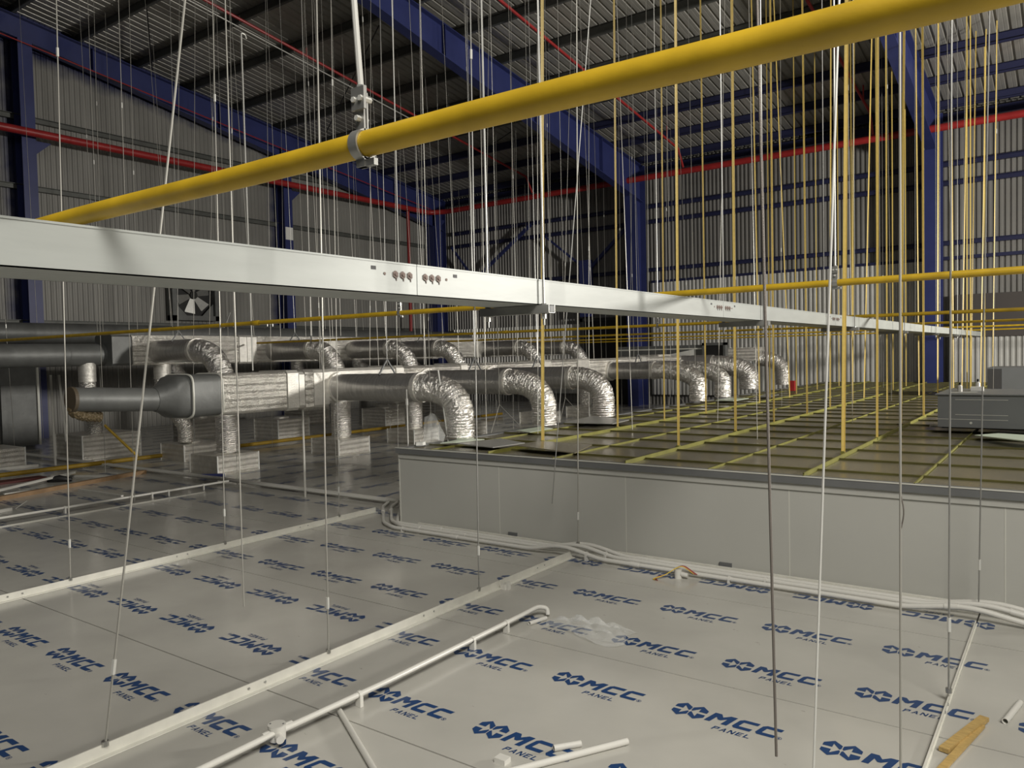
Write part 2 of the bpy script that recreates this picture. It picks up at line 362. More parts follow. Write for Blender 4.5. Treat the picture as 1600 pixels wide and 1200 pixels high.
# one logo, text running +x, up +y, about 0.445 wide, origin at symbol's left tip / vertical centre
def logo_polys():
    out = []
    up = [(0, .57), (0, .76), (.5, 1), (1, .78), (1, .58), (.92, .52), (.52, .80), (.52, .57)]
    lo = [(x, 1-y) for x, y in up]
    hw, hh = .07, .13
    for s in (0, 1):
        for pl in (up, lo):
            q = [((x if s == 0 else 1-x)*hw+s*(hw+.004), (y-.5)*hh) for x, y in pl]
            out.append(q)
    sh = .22; h = .088; yb = -.047
    def put(pl, x0, wd): out.append([(x0+x*wd+(y*h)*sh, yb+y*h) for x, y in pl])
    Mp = [(0, 0), (0, 1), (.3, 1), (.5, .7), (.7, 1), (1, 1), (1, 0), (.74, 0), (.74, .6), (.56, .36), (.44, .36), (.26, .6), (.26, 0)]
    Cp = [(1, 0), (.16, 0), (0, .16), (0, .84), (.16, 1), (1, 1), (1, .73), (.28, .73), (.28, .27), (1, .27)]
    put(Mp, .152, .098); put(Cp, .266, .08); put(Cp, .362, .08)
    # PANEL, small capitals
    s = .034; x0 = .205; yb2 = -.105
    gl = {'P': [[(0, 0), (0, 1), (.2, 1), (.2, 0)], [(.2, .8), (.2, 1), (.75, 1), (.75, .8)], [(.55, .4), (.55, .8), (.75, .8), (.75, .4)], [(.2, .4), (.2, .58), (.55, .58), (.55, .4)]],
          'A': [[(0, 0), (.32, 1), (.48, 1), (.2, 0)], [(.6, 0), (.32, 1), (.48, 1), (.8, 0)], [(.2, .25), (.22, .4), (.6, .4), (.62, .25)]],
          'N': [[(0, 0), (0, 1), (.18, 1), (.18, 0)], [(.62, 0), (.62, 1), (.8, 1), (.8, 0)], [(0, 1), (.22, 1), (.8, 0), (.58, 0)]],
          'E': [[(0, 0), (0, 1), (.2, 1), (.2, 0)], [(.2, .82), (.2, 1), (.75, 1), (.75, .82)], [(.2, .42), (.2, .58), (.68, .58), (.68, .42)], [(.2, 0), (.2, .18), (.75, .18), (.75, 0)]],
          'L': [[(0, 0), (0, 1), (.2, 1), (.2, 0)], [(.2, 0), (.2, .18), (.72, .18), (.72, 0)]]}
    for i, ch in enumerate('PANEL'):
        for pl in gl[ch]:
            out.append([(x0+i*.033+x*s*.95+y*s*.22, yb2+y*s*.9) for x, y in pl])
    # registered mark
    cx, cy = .462, -.036; R1, R2 = .0115, .009
    for i in range(10):
        a, b = 2*math.pi*i/10, 2*math.pi*(i+1)/10
        out.append([(cx+R1*math.cos(a), cy+R1*math.sin(a)), (cx+R1*math.cos(b), cy+R1*math.sin(b)), (cx+R2*math.cos(b), cy+R2*math.sin(b)), (cx+R2*math.cos(a), cy+R2*math.sin(a))])
    out.append([(cx-.004, cy-.005), (cx-.004, cy+.005), (cx+.003, cy+.005), (cx+.003, cy-.005)])
    return out
LOGO = logo_polys()
def logo_mesh(place, clip, parent, z=.0008):
    """place: list of (x, y, angle); clip: x0,x1,y0,y1"""
    bm = bmesh.new()
    for (ox, oy, an) in place:
        ca, sa = math.cos(an), math.sin(an)
        for pl in LOGO:
            vs = [bm.verts.new((ox+x*ca-y*sa, oy+x*sa+y*ca, z)) for x, y in pl]
            try: bm.faces.new(vs)
            except ValueError: pass
    bm.normal_update(); bmesh.ops.triangulate(bm, faces=bm.faces)
    x0, x1, y0, y1 = clip
    for co, no in (((x0, 0, 0), (-1, 0, 0)), ((x1, 0, 0), (1, 0, 0)), ((0, y0, 0), (0, -1, 0)), ((0, y1, 0), (0, 1, 0))):
        bmesh.ops.bisect_plane(bm, geom=bm.verts[:]+bm.edges[:]+bm.faces[:], plane_co=co, plane_no=no, clear_outer=True)
    bm.normal_update()
    for f in bm.faces:
        if f.normal.z < 0: f.normal_flip()
    if not bm.faces: bm.free(); return
    me = bpy.data.meshes.new('printed_logo'); bm.to_mesh(me); bm.free(); me.materials.append(Mlogo)
    o = bpy.data.objects.new('printed_logo', me); C.objects.link(o); o.parent = parent
    p = ORG[parent.name]; o.location = (-p[0], -p[1], -p[2])
STR = [-19.0, -16.45, -13.8, -11.1, -8.48, -5.72, -3.11, -.44, 2.2, 4.85, 7.2]
YS = [-1.37, -.17, 1.03, 2.23, 3.43, 4.63, 5.83]
flips = {(-3.11, 4.63): 1, (-.44, 4.63): 1, (-5.72, 2.23): 1, (-5.72, 4.63): 0, (-8.48, 2.23): 1, (-8.48, 1.03): 1, (-11.1, 3.43): 1}
for i in range(len(STR)-1):
    for j in range(len(YS)-1):
        x0, x1, y0, y1 = STR[i], STR[i+1], YS[j], YS[j+1]
        g = G(); e = .004; dz = random.uniform(-.0006, .0006)
        g.box(x0+e, x1-e, y0+e, y1-e, -.03, 0)
        pn = build(g, 'floor_panel', Mpanel, floor)
        fl = flips.get((x0, y0), 1 if (x0 < -8 and (i+j) % 3 == 0) else 0)
        ph = -2.03 if not fl else -2.03+.445
        if x0 == -8.48: ph += .29
        pl = []
        k0 = int(math.floor((x0-ph)/.617))-1
        for k in range(k0, k0+8):
            xx = ph+k*.617
            for r, ry in ((0, .27), (1, .88)):
                if fl: pl.append((xx, y0+ry+.05, math.pi))
                else: pl.append((xx, y0+ry, 0))
        if y1 > .8: logo_mesh(pl, (x0+.004, x1-.004, y0+.004, y1-.004), pn)
# gap under the bundle, then panels that run away from the camera
XB = [7.2-1.2*k for k in range(23)]
YB = [5.835, 7.92, 12.9, 17.2, 21.4]
for i in range(len(XB)-1):
    x1, x0 = XB[i], XB[i+1]
    for j in range(4):
        if x0 > -4.5 and j > 0: continue
        y0, y1 = YB[j], YB[j+1]
        g = G(); g.box(x0+.003, x1-.003, y0+.003, y1-.003, -.03, 0); pn = build(g, 'floor_panel', Mpanel, floor)
        if x1 < -4.8:
            pl = []; sgn = 1 if (i+j) % 2 else 0
            for k in range(int((y1-y0)/.617)+2):
                for rx in (.28, .88):
                    if sgn: pl.append((x0+rx, y0+.3*(rx > .5)+k*.617, math.pi/2))
                    else: pl.append((x0+rx, y0+.55+.3*(rx > .5)+k*.617, -math.pi/2))
            logo_mesh(pl, (x0+.004, x1-.004, y0+.004, y1-.004), pn)

# ---------------- right enclosure of the hall (out of frame)
g = G(); g.box(9.9, 10.0, -6, 22, 0, 10.6); tag(single(g, 'wall_right', Mwall), kind='structure')

# ================================================================== LOW PARTITION + SUSPENDED CEILING
ZT = .706; PX0 = -5.165; PY = 5.3
part = thing('low_partition', (-1, PY, 0), 'low grey panel wall carrying the suspended ceiling, dark cap along its top', 'partition')
js = [-5.176, -4.0, -2.786, -1.556, -.323, .9, 2.1, 3.3]
for a, b in zip(js[:-1], js[1:]):
    g = G(); g.box(a+.003, b-.003, PY, PY+.05, 0, .655); build(g, 'wall_panel', Mpartition, part)
for a in js[1:-1]:
    g = G(); g.box(a-.0035, a+.0035, PY-.0015, PY+.04, 0, .615); build(g, 'joint_strip', Mjoint, part)
g = G(); g.box(PX0-.01, 3.3, PY-.012, PY, .608, .655); build(g, 'cover_lip', Mpartition, part)
g = G(); g.box(PX0-.03, 3.3, PY-.03, PY+.055, .655, .703); build(g, 'cap_trim', Mfascia, part)
g = G(); g.box(PX0-.03, 3.3, PY-.034, PY-.02, .7025, .709); build(g, 'cap_edge', Mjoint, part)
g = G(); g.box(PX0-.01, PX0+.04, PY+.052, 20.9, 0, .655); build(g, 'side_panel', Mpartition, part)
g = G(); g.box(PX0-.03, PX0+.05, PY+.057, 20.9, .655, .703); build(g, 'side_cap_trim', Mfascia, part)
g = G(); g.box(PX0-.012, PX0-.004, PY-.006, PY+.002, 0, .655); build(g, 'corner_bead', Mjoint, part)
# brackets at its foot
for X, lab in ((-3.86, 'small grey metal foot plate at the second joint of the low partition'), (-2.0, 'small grey metal foot plate at the middle of the low partition')):
    g = G(); g.box(X-.045, X+.045, PY-.012, PY-.002, .005, .05); g.box(X-.045, X+.045, PY-.05, PY-.002, .001, .007); tag(single(g, 'foot_plate', Mfascia), lab, 'bracket')
# suspended grid
grid = thing('suspended_ceiling', (-1, 12, .6), 'suspended ceiling seen from above: grey-brown tiles in a yellow-green tee grid', 'ceiling grid')
TX = [-4.79+.665*k for k in range(16)]
TX = [PX0+.04]+TX
TYs = [PY+.06]+[PY+.06+.62*k+.3 for k in range(25)]
tile_cache = {}
far = G(); cnt = 0
cells = []
for j in range(len(TYs)-1):
    for i in range(len(TX)-1):
        x0, x1, y0, y1 = TX[i], TX[i+1], TYs[j], TYs[j+1]
        if x0 > 4.6: continue
        cells.append((y0+max(0, x0)*2, x0, x1, y0, y1))
cells.sort()
for k, (_, x0, x1, y0, y1) in enumerate(cells):
    if k < 290:
        key = (round(x1-x0, 3), round(y1-y0, 3))
        if key not in tile_cache:
            gg = G(); gg.box(.012, x1-x0-.012, .012, y1-y0-.012, 0, .009); mm = mesh(gg, 'ceiling_tile'); mm.materials.append(Mtile); tile_cache[key] = mm
        inst(tile_cache[key], 'ceiling_tile', grid, (x0, y0, ZT-.022+random.uniform(0, .002)))
    else: far.box(x0+.012, x1-.012, y0+.012, y1-.012, ZT-.022, ZT-.013)
tag(build(far, 'far_ceiling_tile', Mtile, grid), kind='stuff')
for i, xx in enumerate(TX[1:]):
    main = i % 2 == 1
    h = .03 if main else .014
    g = G(); g.box(xx-.004, xx+.004, PY+.02, 20.9, ZT-.02, ZT-.02+h+.006); g.box(xx-.012, xx+.012, PY+.02, 20.9, ZT-.026, ZT-.02)
    g.box(xx-.0045, xx+.0045, PY+.02, 20.9, ZT-.02+h, ZT-.012+h)
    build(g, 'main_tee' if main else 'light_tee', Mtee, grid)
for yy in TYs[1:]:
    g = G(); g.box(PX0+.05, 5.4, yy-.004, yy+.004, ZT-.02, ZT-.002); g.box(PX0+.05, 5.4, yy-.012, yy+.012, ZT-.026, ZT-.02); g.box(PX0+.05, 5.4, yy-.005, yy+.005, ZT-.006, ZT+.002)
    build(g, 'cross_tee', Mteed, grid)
# loose tiles
def slab(name, pts, th, m, label, cat, edge=None, group=None):
    g = G(); n = len(pts); pts = [Vector(p) for p in pts]
    g.add(pts+[p+Vector((0, 0, th)) for p in pts], [tuple(range(n))[::-1], tuple(range(n, 2*n))]+[(i, (i+1) % n, n+(i+1) % n, n+i) for i in range(n)])
    return tag(single(g, name, m), label, cat, group)
def pz(x, y, z): return on(2, x, y, z)
slab('loose_ceiling_tile', [pz(715, 694, .735), pz(770, 700, .73), pz(820, 693, .74), pz(782, 686, .735)], .008, Mtile2, 'loose grey tile lying at the front left corner of the grid', 'tile')
slab('loose_ceiling_tile', [pz(808, 697, .755), pz(898, 709, .735), pz(925, 696, .72), pz(842, 690, .735)], .008, Mtile, 'loose brown tile tilted up beside the foot of the first yellow rod', 'tile')
slab('loose_ceiling_tile', [pz(882, 661, .74), pz(957, 663, .74), pz(983, 657, .745), pz(925, 651, .745)], .01, Mtile2, 'loose pale grey tile in front of the third big foil elbow', 'tile')
slab('loose_ceiling_tile', [pz(807, 673, .73), pz(828, 676, .73), pz(864, 670, .73), pz(845, 667, .73)], .005, Mpale, 'pale green tile offcut beside the second foil elbow', 'tile')
slab('loose_ceiling_tile', [pz(688, 693, .73), pz(712, 692, .73), pz(757, 687, .73), pz(728, 685, .73)], .005, Mpale, 'pale green tile offcut lying at the foot of the nearest foil elbow', 'tile')
slab('loose_ceiling_tile', [pz(1118, 626, .73), pz(1146, 627, .73), pz(1170, 623, .73), pz(1140, 622, .73)], .01, Mpale, 'pale board on the grid beyond the fifth foil elbow', 'tile')
slab('loose_ceiling_tile', [pz(1186, 620, .73), pz(1205, 621, .73), pz(1217, 617, .73), pz(1196, 616, .73)], .01, Mtile2, 'small grey board lying far back on the grid near the last ducts', 'tile')
slab('loose_ceiling_tile', [pz(1452, 667, .735), pz(1700, 678, .735), pz(1720, 670, .735), pz(1455, 664, .735)], .012, Mtile2, 'long grey board under the grey machine on the right', 'tile')
slab('loose_ceiling_tile', [pz(1523, 681, .74), pz(1600, 690, .76), pz(1680, 686, .76), pz(1560, 678, .74)], .008, Mpale, 'pale green sheet curling up in front of the grey machine', 'tile')

# ================================================================== FLOOR STRIPS, CONDUITS
def angle_strip(X, y0, y1, label, side=1, hgt=.05, wd=.06, gaps=()):
    t = thing('joint_strip', (X, y0, 0), label, 'joint strip')
    g = G(); g.box(X-.003, X+.003, y0, y1, .001, hgt); g.box(X-wd*.5, X-.003, y0, y1, .001, .006); build(g, 'angle', Mstrip, t)
    g = G(); g.box(X+.003, X+wd*.5, y0, y1, .001, .006); build(g, 'angle', Mstrip, t)
    yy = y0+.25
    while yy < y1-.1:
        for d in (0, .09):
            g = G(); g.tube([(X+.003, yy+d, hgt*.6), (X+.007, yy+d, hgt*.6)], .006, 6); build(g, 'screw', Mlamp, t)
        yy += 1.2
    return t
angle_strip(-5.72, -.5, 5.5, 'white metal angle strip on the floor, second from the low partition corner leftwards')
angle_strip(-3.11, -.5, 5.02, 'white metal angle strip running to the conduits in the middle of the floor')
angle_strip(-.44, 1.0, 4.95, 'white metal angle strip at the right, with the wood offcut beside it', hgt=.022, wd=.018)
angle_strip(-8.40, 1.0, 5.3, 'low grey angle strip beside the leftmost white conduit', hgt=.012)
def smooth_path(pts, r=.06, n=5):
    pts = [Vector(p) for p in pts]; out = [pts[0]]
    for a, b, c in zip(pts[:-2], pts[1:-1], pts[2:]):
        ra = min(r, (b-a).length*.45); rc = min(r, (c-b).length*.45)
        p = b+(a-b).normalized()*ra; q = b+(c-b).normalized()*rc
        for i in range(n+1):
            t = i/n; out.append(p*(1-t)**2+b*2*t*(1-t)+q*t*t)
    return out+[pts[-1]]
def along(pts, d):
    for a, b in zip(pts[:-1], pts[1:]):
        L = (b-a).length
        if d <= L: return a+(b-a)*(d/L), (b-a).normalized()
        d -= L
    return pts[-1], (pts[-1]-pts[-2]).normalized()
def conduit(pts, r, label, clips=(), couplers=(), m=None, cat='conduit', bend=.08, name='conduit', group=None, clipm=None):
    pts = smooth_path(pts, bend); p0 = pts[0]
    t = thing(name, (p0.x, p0.y, 0), label, cat, group)
    g = G(); g.tube(pts, r, 10); build(g, 'pipe', m or Mpvc, t, True)
    for d in clips:
        p, tg = along(pts, d); s = tg.cross(Vector((0, 0, 1))).normalized()
        g = G(); g.obox((p.x, p.y, p.z*.5), tg, s, Vector((0, 0, 1)), .009, r*1.25, p.z*.5-.001); g.tube([p-tg*.009, p+tg*.009], r*1.28, 10); build(g, 'clip', clipm or Mpvc, t)
    for d in couplers:
        p, tg = along(pts, d); g = G(); g.tube([p-tg*.035, p+tg*.035], r*1.22, 10); build(g, 'coupler', m or Mpvc, t, True)
    return t
# bundle of three along the low partition, rising over the strips
def bundle_path(k, r, y0):
    z = r+.012
    c = [[(-14.8, 5.84), (-5.86, 5.84), (-5.76, 5.64), (-5.2, 5.10), (-4.98, y0)],
         [(-14.8, 5.875), (-5.76, 5.875), (-5.68, 5.68), (-5.2, 5.20), (-4.98, y0)],
         [(-14.8, 5.91), (-5.66, 5.91), (-5.60, 5.74), (-5.225, 5.31), (-5.08, y0)]][k]
    a = [(x, y, z+(.015 if i < 2 else 0)) for i, (x, y) in enumerate(c)]
    dx = (-.05, .02, .07)[k]
    a += [(-3.42+dx, y0, z), (-3.2+dx, y0, z+.05), (-3.05+dx, y0, z+.05), (-2.8+dx, y0, z), (-.75+dx, y0, z), (-.5+dx, y0, z+.045), (-.38+dx, y0, z+.045), (-.12+dx, y0, z), (3.2, y0, z)]
    return a
conduit(bundle_path(0, .016, 4.99), .016, 'white conduit, outermost of the three along the foot of the low partition', clips=(10.3, 12.2, 13.3, 15.2), couplers=(9.4, 10.9, 12.6, 14.6), bend=.06)
conduit(bundle_path(1, .016, 5.085), .016, 'white conduit, middle one of the three along the foot of the low partition', clips=(10.4, 12.3, 13.5), couplers=(9.4, 10.9, 14.9), bend=.06)
conduit(bundle_path(2, .016, 5.15), .016, 'white conduit nearest the face of the low partition', couplers=(10.6, 12.6), bend=.06)
g = G(); g.box(-4.9, 3.2, 5.235, 5.262, .001, .03); tag(single(g, 'wall_foot_channel', Mstrip), 'pale channel along the foot of the low partition behind the three conduits', 'channel')
# single conduits
cpts = [(-2.6, 1.2, .055), (-2.6, 1.9, .055), (-2.575, 2.5, .055), (-2.575, 3.6, .055), (-2.57, 3.76, .062), (-2.53, 3.80, .05), (-2.52, 3.79, .013)]
conduit(cpts, .0135, 'long white conduit through the round junction box, its far end bent down', clips=(1.15, 1.95, 2.25), bend=.04)
jb = thing('junction_box', (-2.61, 1.93, 0), 'round white junction box with two screws on the long front conduit', 'junction box')
g = G(); g.tube([(-2.61, 1.93, .02), (-2.61, 1.93, .078)], [.034, .036], 20); build(g, 'body', Mpvc, jb, True)
g = G(); g.tube([(-2.61, 1.93, .078), (-2.61, 1.93, .083)], .036, 20); lid = build(g, 'lid', Mpvcs, jb, True)
for s in (-1, 1):
    g = G(); g.tube([(-2.61+s*.022, 1.93+s*.015, .083), (-2.61+s*.022, 1.93+s*.015, .085)], .004, 8); build(g, 'screw', Mfascia, lid)
for a, b, nm in (((-2.61, 1.89, .055), (-2.61, 1.86, .055), 'spout'), ((-2.61, 1.965, .055), (-2.605, 2.0, .055), 'spout'), ((-2.58, 1.915, .045), (-2.55, 1.90, .045), 'spout')):
    g = G(); g.tube([a, b], .0165, 12); build(g, nm, Mpvc, jb, True)
conduit([(-2.6, 2.25, .014), (-1.95, 1.9, .014)], .0125, 'dull white conduit lying loose across the panels in front of the junction box', m=Mpvcs)
def cutpipe(a, b, r, label):
    a = Vector(a); b = Vector(b); d = (b-a).normalized(); t = thing('conduit_offcut', (a.x, a.y, 0), label, 'conduit offcut')
    g = G(); g.tube([a, b], r, 12, caps=False); g.tube([a, b], r*.8, 12, caps=False)
    n = 12; o = 0
    for base in (0, n):
        g.f += [tuple((base+k, base+(k+1) % n, 2*n+base+(k+1) % n, 2*n+base+k)) for k in range(n)]
    build(g, 'pipe', Mpvc, t, True)
cutpipe((-2.53, 3.61, .012), (-2.5, 3.74, .012), .012, 'short conduit offcut beside the bent end of the long conduit')
cutpipe((-1.645, 2.495, .013), (-1.575, 2.585, .013), .013, 'short conduit offcut lying next to the longer one at the bottom edge')
cutpipe((-1.74, 2.17, .014), (-1.43, 2.70, .014), .0135, 'long conduit offcut at the bottom centre of the floor')
cutpipe((-.225, 3.69, .013), (-.185, 3.92, .013), .013, 'short conduit offcut on the floor at the right edge')
g = G(); g.box(-1.79, -1.74, 2.3, 2.34, 0, .02); tag(single(g, 'plastic_block', Mpvc), 'small white plastic block left of the bottom conduit offcut', 'offcut')
# small clip standing on the strip
g = G(); g.box(-3.09, -3.05, 4.08, 4.13, 0, .035); g.box(-3.05, -3.03, 4.09, 4.12, .0, .05); tag(single(g, 'conduit_clip', Mpvc), 'loose white clip standing against the middle angle strip', 'clip')
# conduit at left with clips
conduit([(-8.58, 1.2, .06), (-8.58, 5.75, .06)], .014, 'leftmost white conduit held up on clips above the floor', clips=(2.6, 3.55, 3.75, 4.2))
# junction with red and yellow leads by the partition
jw = thing('wire_outlet', (-2.2, 4.94, 0), 'white outlet pot with loose red and yellow wires beside the partition conduits', 'outlet')
g = G(); g.tube([(-2.2, 4.93, 0), (-2.2, 4.93, .062)], .026, 16); build(g, 'body', Mpvc, jw, True)
g = G(); g.tube([(-2.175, 4.93, .03), (-2.13, 4.935, .025)], .016, 12); build(g, 'spout', Mpvc, jw, True)
for off, m in ((0, Mcable), (.012, Mcable), (-.01, Msticker)):
    g = G(); g.tube(smooth_path([(-2.09+off, 4.97, .03), (-2.17, 4.95+off, .085), (-2.21, 4.93+off, .07), (-2.26, 4.86+off, .03), (-2.33, 4.82+off*2, .006), (-2.30+off, 4.79, .006)], .03), .003, 6); build(g, 'wire', m, jw, True)
# wood offcut
wd = thing('wood_offcut', (-.38, 3.3, 0), 'golden wooden offcut, split in two strips, beside the right angle strip', 'offcut')
g = G(); g.bar((-.40, 3.30, .012), (-.295, 3.66, .02), .035, .016); build(g, 'strip', Mwood, wd)
g = G(); g.bar((-.395, 3.12, .008), (-.30, 3.6, .012), .026, .01); build(g, 'strip', Mwood, wd)
# crumpled film
def film(cx, cy, cz, sx, sy, h, label, seed, rot=0):
    rnd = random.Random(seed); n = 16; g = G(); vs = []
    for j in range(n+1):
        for i in range(n+1):
            u, v = i/n*2-1, j/n*2-1
            e = max(0, 1-(abs(u)**2.5+abs(v)**2.5)/1.3)
            z = h*e*(.25+.75*abs(math.sin(5*u+3.2*v+seed)*math.cos(4.5*v-2.3*u)))+rnd.uniform(0, .008)*1
            x = u*sx*(1+.15*math.sin(3*v+seed)); y = v*sy*(1+.2*math.sin(2.5*u))
            vs.append((cx+x*math.cos(rot)-y*math.sin(rot), cy+x*math.sin(rot)+y*math.cos(rot), cz+.002+z))
    g.add(vs, [(j*(n+1)+i, j*(n+1)+i+1, (j+1)*(n+1)+i+1, (j+1)*(n+1)+i) for j in range(n) for i in range(n)])
    o = single(g, 'plastic_film', Mbag); return tag(o, label, 'plastic film')
film(-2.19, 3.72, 0, .24, .12, .075, 'crumpled clear plastic film on the printed panels', 3, -.15)
# plastic bag on grid corner
bg = G(); pts = [(-5.02, 5.62, .715), (-5.05, 5.66, .78), (-5.12, 5.72, .86), (-5.2, 5.8, .93), (-5.24, 5.84, .955)]
bg.tube(pts, [.09, .10, .085, .07, .02], 12, fn=lambda i, k: .012*math.sin(k*2.3+i*1.7))
tag(single(bg, 'plastic_bag', Mbag), 'clear plastic bag standing at the left corner of the suspended ceiling', 'bag')
g = G(); g.tube([(-5.09, 5.5, .711), (-5.09, 5.5, .74)], [.05, .045], 10, fn=lambda i, k: .008*math.sin(k*3)); tag(single(g, 'screw_heap', Mwhite), 'heap of white fittings at the mouth of the clear bag', 'fittings')
g = G(); g.box(-5.32, -5.19, 5.6, 5.62, .02, .55); tag(single(g, 'plastic_sheet', Mbag), 'clear plastic sheet hanging by the left end of the low partition', 'plastic film')

# ================================================================== CABLE TRAY
TXF, TW, TZ0, TZ1 = -1.6, .21, EYE+.185, EYE+.276
tray = thing('cable_tray', (TXF-TW/2, 2, TZ0), 'long whitish galvanised cable tray crossing the picture, seen from below', 'cable tray')
tj = [-.9, 1.735, 4.25, 6.78, 9.3, 11.8, 14.3, 16.8, 19.3]
for a, b in zip(tj[:-1], tj[1:]):
    g = G(); e = .0015
    g.box(TXF-.003, TXF, a+e, b-e, TZ0, TZ1); g.box(TXF-TW, TXF-TW+.003, a+e, b-e, TZ0, TZ1)
    g.box(TXF-TW, TXF, a+e, b-e, TZ0, TZ0+.003); g.box(TXF-.018, TXF+.0015, a+e, b-e, TZ1-.002, TZ1+.001); g.box(TXF-TW-.0015, TXF-TW+.018, a+e, b-e, TZ1-.002, TZ1+.001)
    g.box(TXF-TW+.0, TXF, a+e, b-e, TZ1+.001, TZ1+.003)
    build(g, 'tray_section', Mtray, tray)
for J in tj[1:4]:
    zc = (TZ0+TZ1)/2+.012
    for k in (-3, -2, -1, 1, 2, 3):
        yk = J+k*.030+(-.002 if k < 0 else .006)
        g = G(); g.tube([(TXF, yk, zc), (TXF+.0035, yk, zc)], .0095, 12, fn=lambda i, q: .0018*(q % 2)); g.tube([(TXF+.0035, yk, zc), (TXF+.007, yk, zc)], .005, 6)
        g.tube([(TXF+.0015, yk+.003, zc-.008), (TXF+.0015, yk+.004, zc-.018)], .0012, 5)
        build(g, 'bolt', Mholes, tray)
    for s in (-1, 1):
        g = G(); g.tube([(TXF, J+s*.135, zc+.0), (TXF+.002, J+s*.135, zc)], .0042, 8); build(g, 'bolt', Mholes, tray)
        g = G(); g.obox((TXF+.0006, J+s*.178, zc+.014), Vector((1, 0, 0)), Vector((0, 1, 0)), Vector((0, 0, 1)), .0006, .009, .005); build(g, 'slot', Mblack, tray)
# hanger channels + rods
def rod_mesh(a, b, r, mat_, t, n=6):
    g = G(); g.tube([a, b], r, n); build(g, 'rod', mat_, t, True)
for k, (Y, lab) in enumerate(((2.4, 'tray hanger in front of the nearest yellow rod: channel and two rods'), (4.9, 'second tray hanger, where the tray crosses the second yellow pipe'), (7.4, 'third tray hanger from the camera, near the thick yellow rod'),
                 (9.9, 'fourth tray hanger from the camera'), (12.4, 'fifth tray hanger from the camera, in front of the blue column'), (14.9, 'sixth tray hanger, near the far end of the tray'))):
    t = thing('tray_hanger', (TXF, Y, TZ0-.03), lab, 'hanger')
    g = G(); g.box(TXF-TW-.06, TXF+.05, Y-.02, Y+.02, TZ0-.032, TZ0-.03); g.box(TXF-TW-.06, TXF+.05, Y-.021, Y-.018, TZ0-.032, TZ0-.002); g.box(TXF-TW-.06, TXF+.05, Y+.018, Y+.021, TZ0-.032, TZ0-.002)
    build(g, 'channel', Mgalv, t)
    g = G(); g.box(TXF+.045, TXF+.0505, Y-.014, Y+.014, TZ0-.028, TZ0-.006); build(g, 'end_cap', Mfascia, t)
    for xx in (TXF+.014, TXF-TW-.035):
        rod_mesh((xx, Y, TZ0-.075), (xx, Y+.02, roofz(Y)+.05), .0042, Mgalv, t)
        g = G(); g.tube([(xx, Y, TZ0-.052), (xx, Y, TZ0-.034)], .0095, 6); build(g, 'nut', Mrodw, t)
        g = G(); g.tube([(xx, Y, TZ0-.002), (xx, Y, TZ0+.004)], .011, 8); build(g, 'washer', Mgalv, t)

# ================================================================== YELLOW PIPES
def ypipe(Y, z, r, x0, x1, label, couplers=(), clamps=(), path=None, n=20):
    t = thing('yellow_pipe', ((x0+x1)/2, Y, z), label, 'pipe')
    pts = path or [(x0, Y, z), (x1, Y, z)]
    g = G(); g.tube(pts, r, n); build(g, 'pipe', Myellow, t, True)
    for x in couplers:
        g = G(); g.tube([(x-.05, Y, z), (x-.045, Y, z), (x+.045, Y, z), (x+.05, Y, z)], [r*1.05, r*1.25, r*1.25, r*1.05], n); build(g, 'coupling', Myellow, t, True)
    return t
def clamp(X, Y, z, r, label, px_top, detailed=False):
    t = thing('pipe_hanger', (X, Y, z), label, 'pipe clamp')
    w2 = .0085 if detailed else .012
    g = G(); n = 24; ring = []
    for k in range(n+1):
        a = math.pi*2*k/n
        for rr in (r*1.03, r*1.03+.003):
            for s in (-w2, w2): ring.append((X+s, Y+math.cos(a)*rr, z+math.sin(a)*rr))
    fs = []
    for k in range(n):
        b = k*4; fs += [(b, b+1, b+5, b+4), (b+2, b+6, b+7, b+3), (b, b+4, b+6, b+2), (b+1, b+3, b+7, b+5)]
    g.add(ring, fs); build(g, 'strap', Mgalv, t, True)
    # ears: above and below
    g = G(); g.box(X-w2, X+w2, Y-.0045, Y-.0015, z+r, z+r+.055); g.box(X-w2, X+w2, Y+.0015, Y+.0045, z+r, z+r+.055); build(g, 'ear', Mgalv, t)
    g = G(); g.box(X-w2, X+w2, Y-.006, Y+.006, z-r-.014, z-r); g.box(X-w2, X+.026, Y-.004, Y+.004, z-r-.014, z-r-.004); build(g, 'lower_ear', Mgalv, t)
    for dz, dx in ((.018, 0), (.045, -.006), (.045, .008)):
        g = G(); g.tube([(X+dx, Y-.012, z+r+dz), (X+dx, Y+.01, z+r+dz)], .0042, 6); build(g, 'bolt', Mrodw, t)
    g = G(); g.box(X-.012, X+.014, Y-.009, Y-.0045, z+r+.03, z+r+.062); g.tube([(X, Y, z+r+.052), (X, Y, z+r+.066)], .008, 6); build(g, 'swivel', Mgalv, t)
    top = proof(*px_top, off=.2)
    v = top-Vector((X, Y, z+r+.06)); 
    rod_mesh((X, Y, z+r+.055), Vector((X, Y, z+r+.055))+v*1.0 if px_top else (X, Y, 8), .0045 if detailed else .004, Mrodw, t, 8)
    return t
YP = .80; ZP = EYE+.387*YP
rr0 = .0185
path = []
for i in range(13):
    xx = -1.9+i*.18; path.append((xx, YP, ZP+.0015*math.sin(i*1.1)))
path += [(1.0, YP, ZP)]
ypipe(YP, ZP, rr0, -1.9, 1, 'nearest thick yellow pipe crossing the whole top of the picture', path=path)
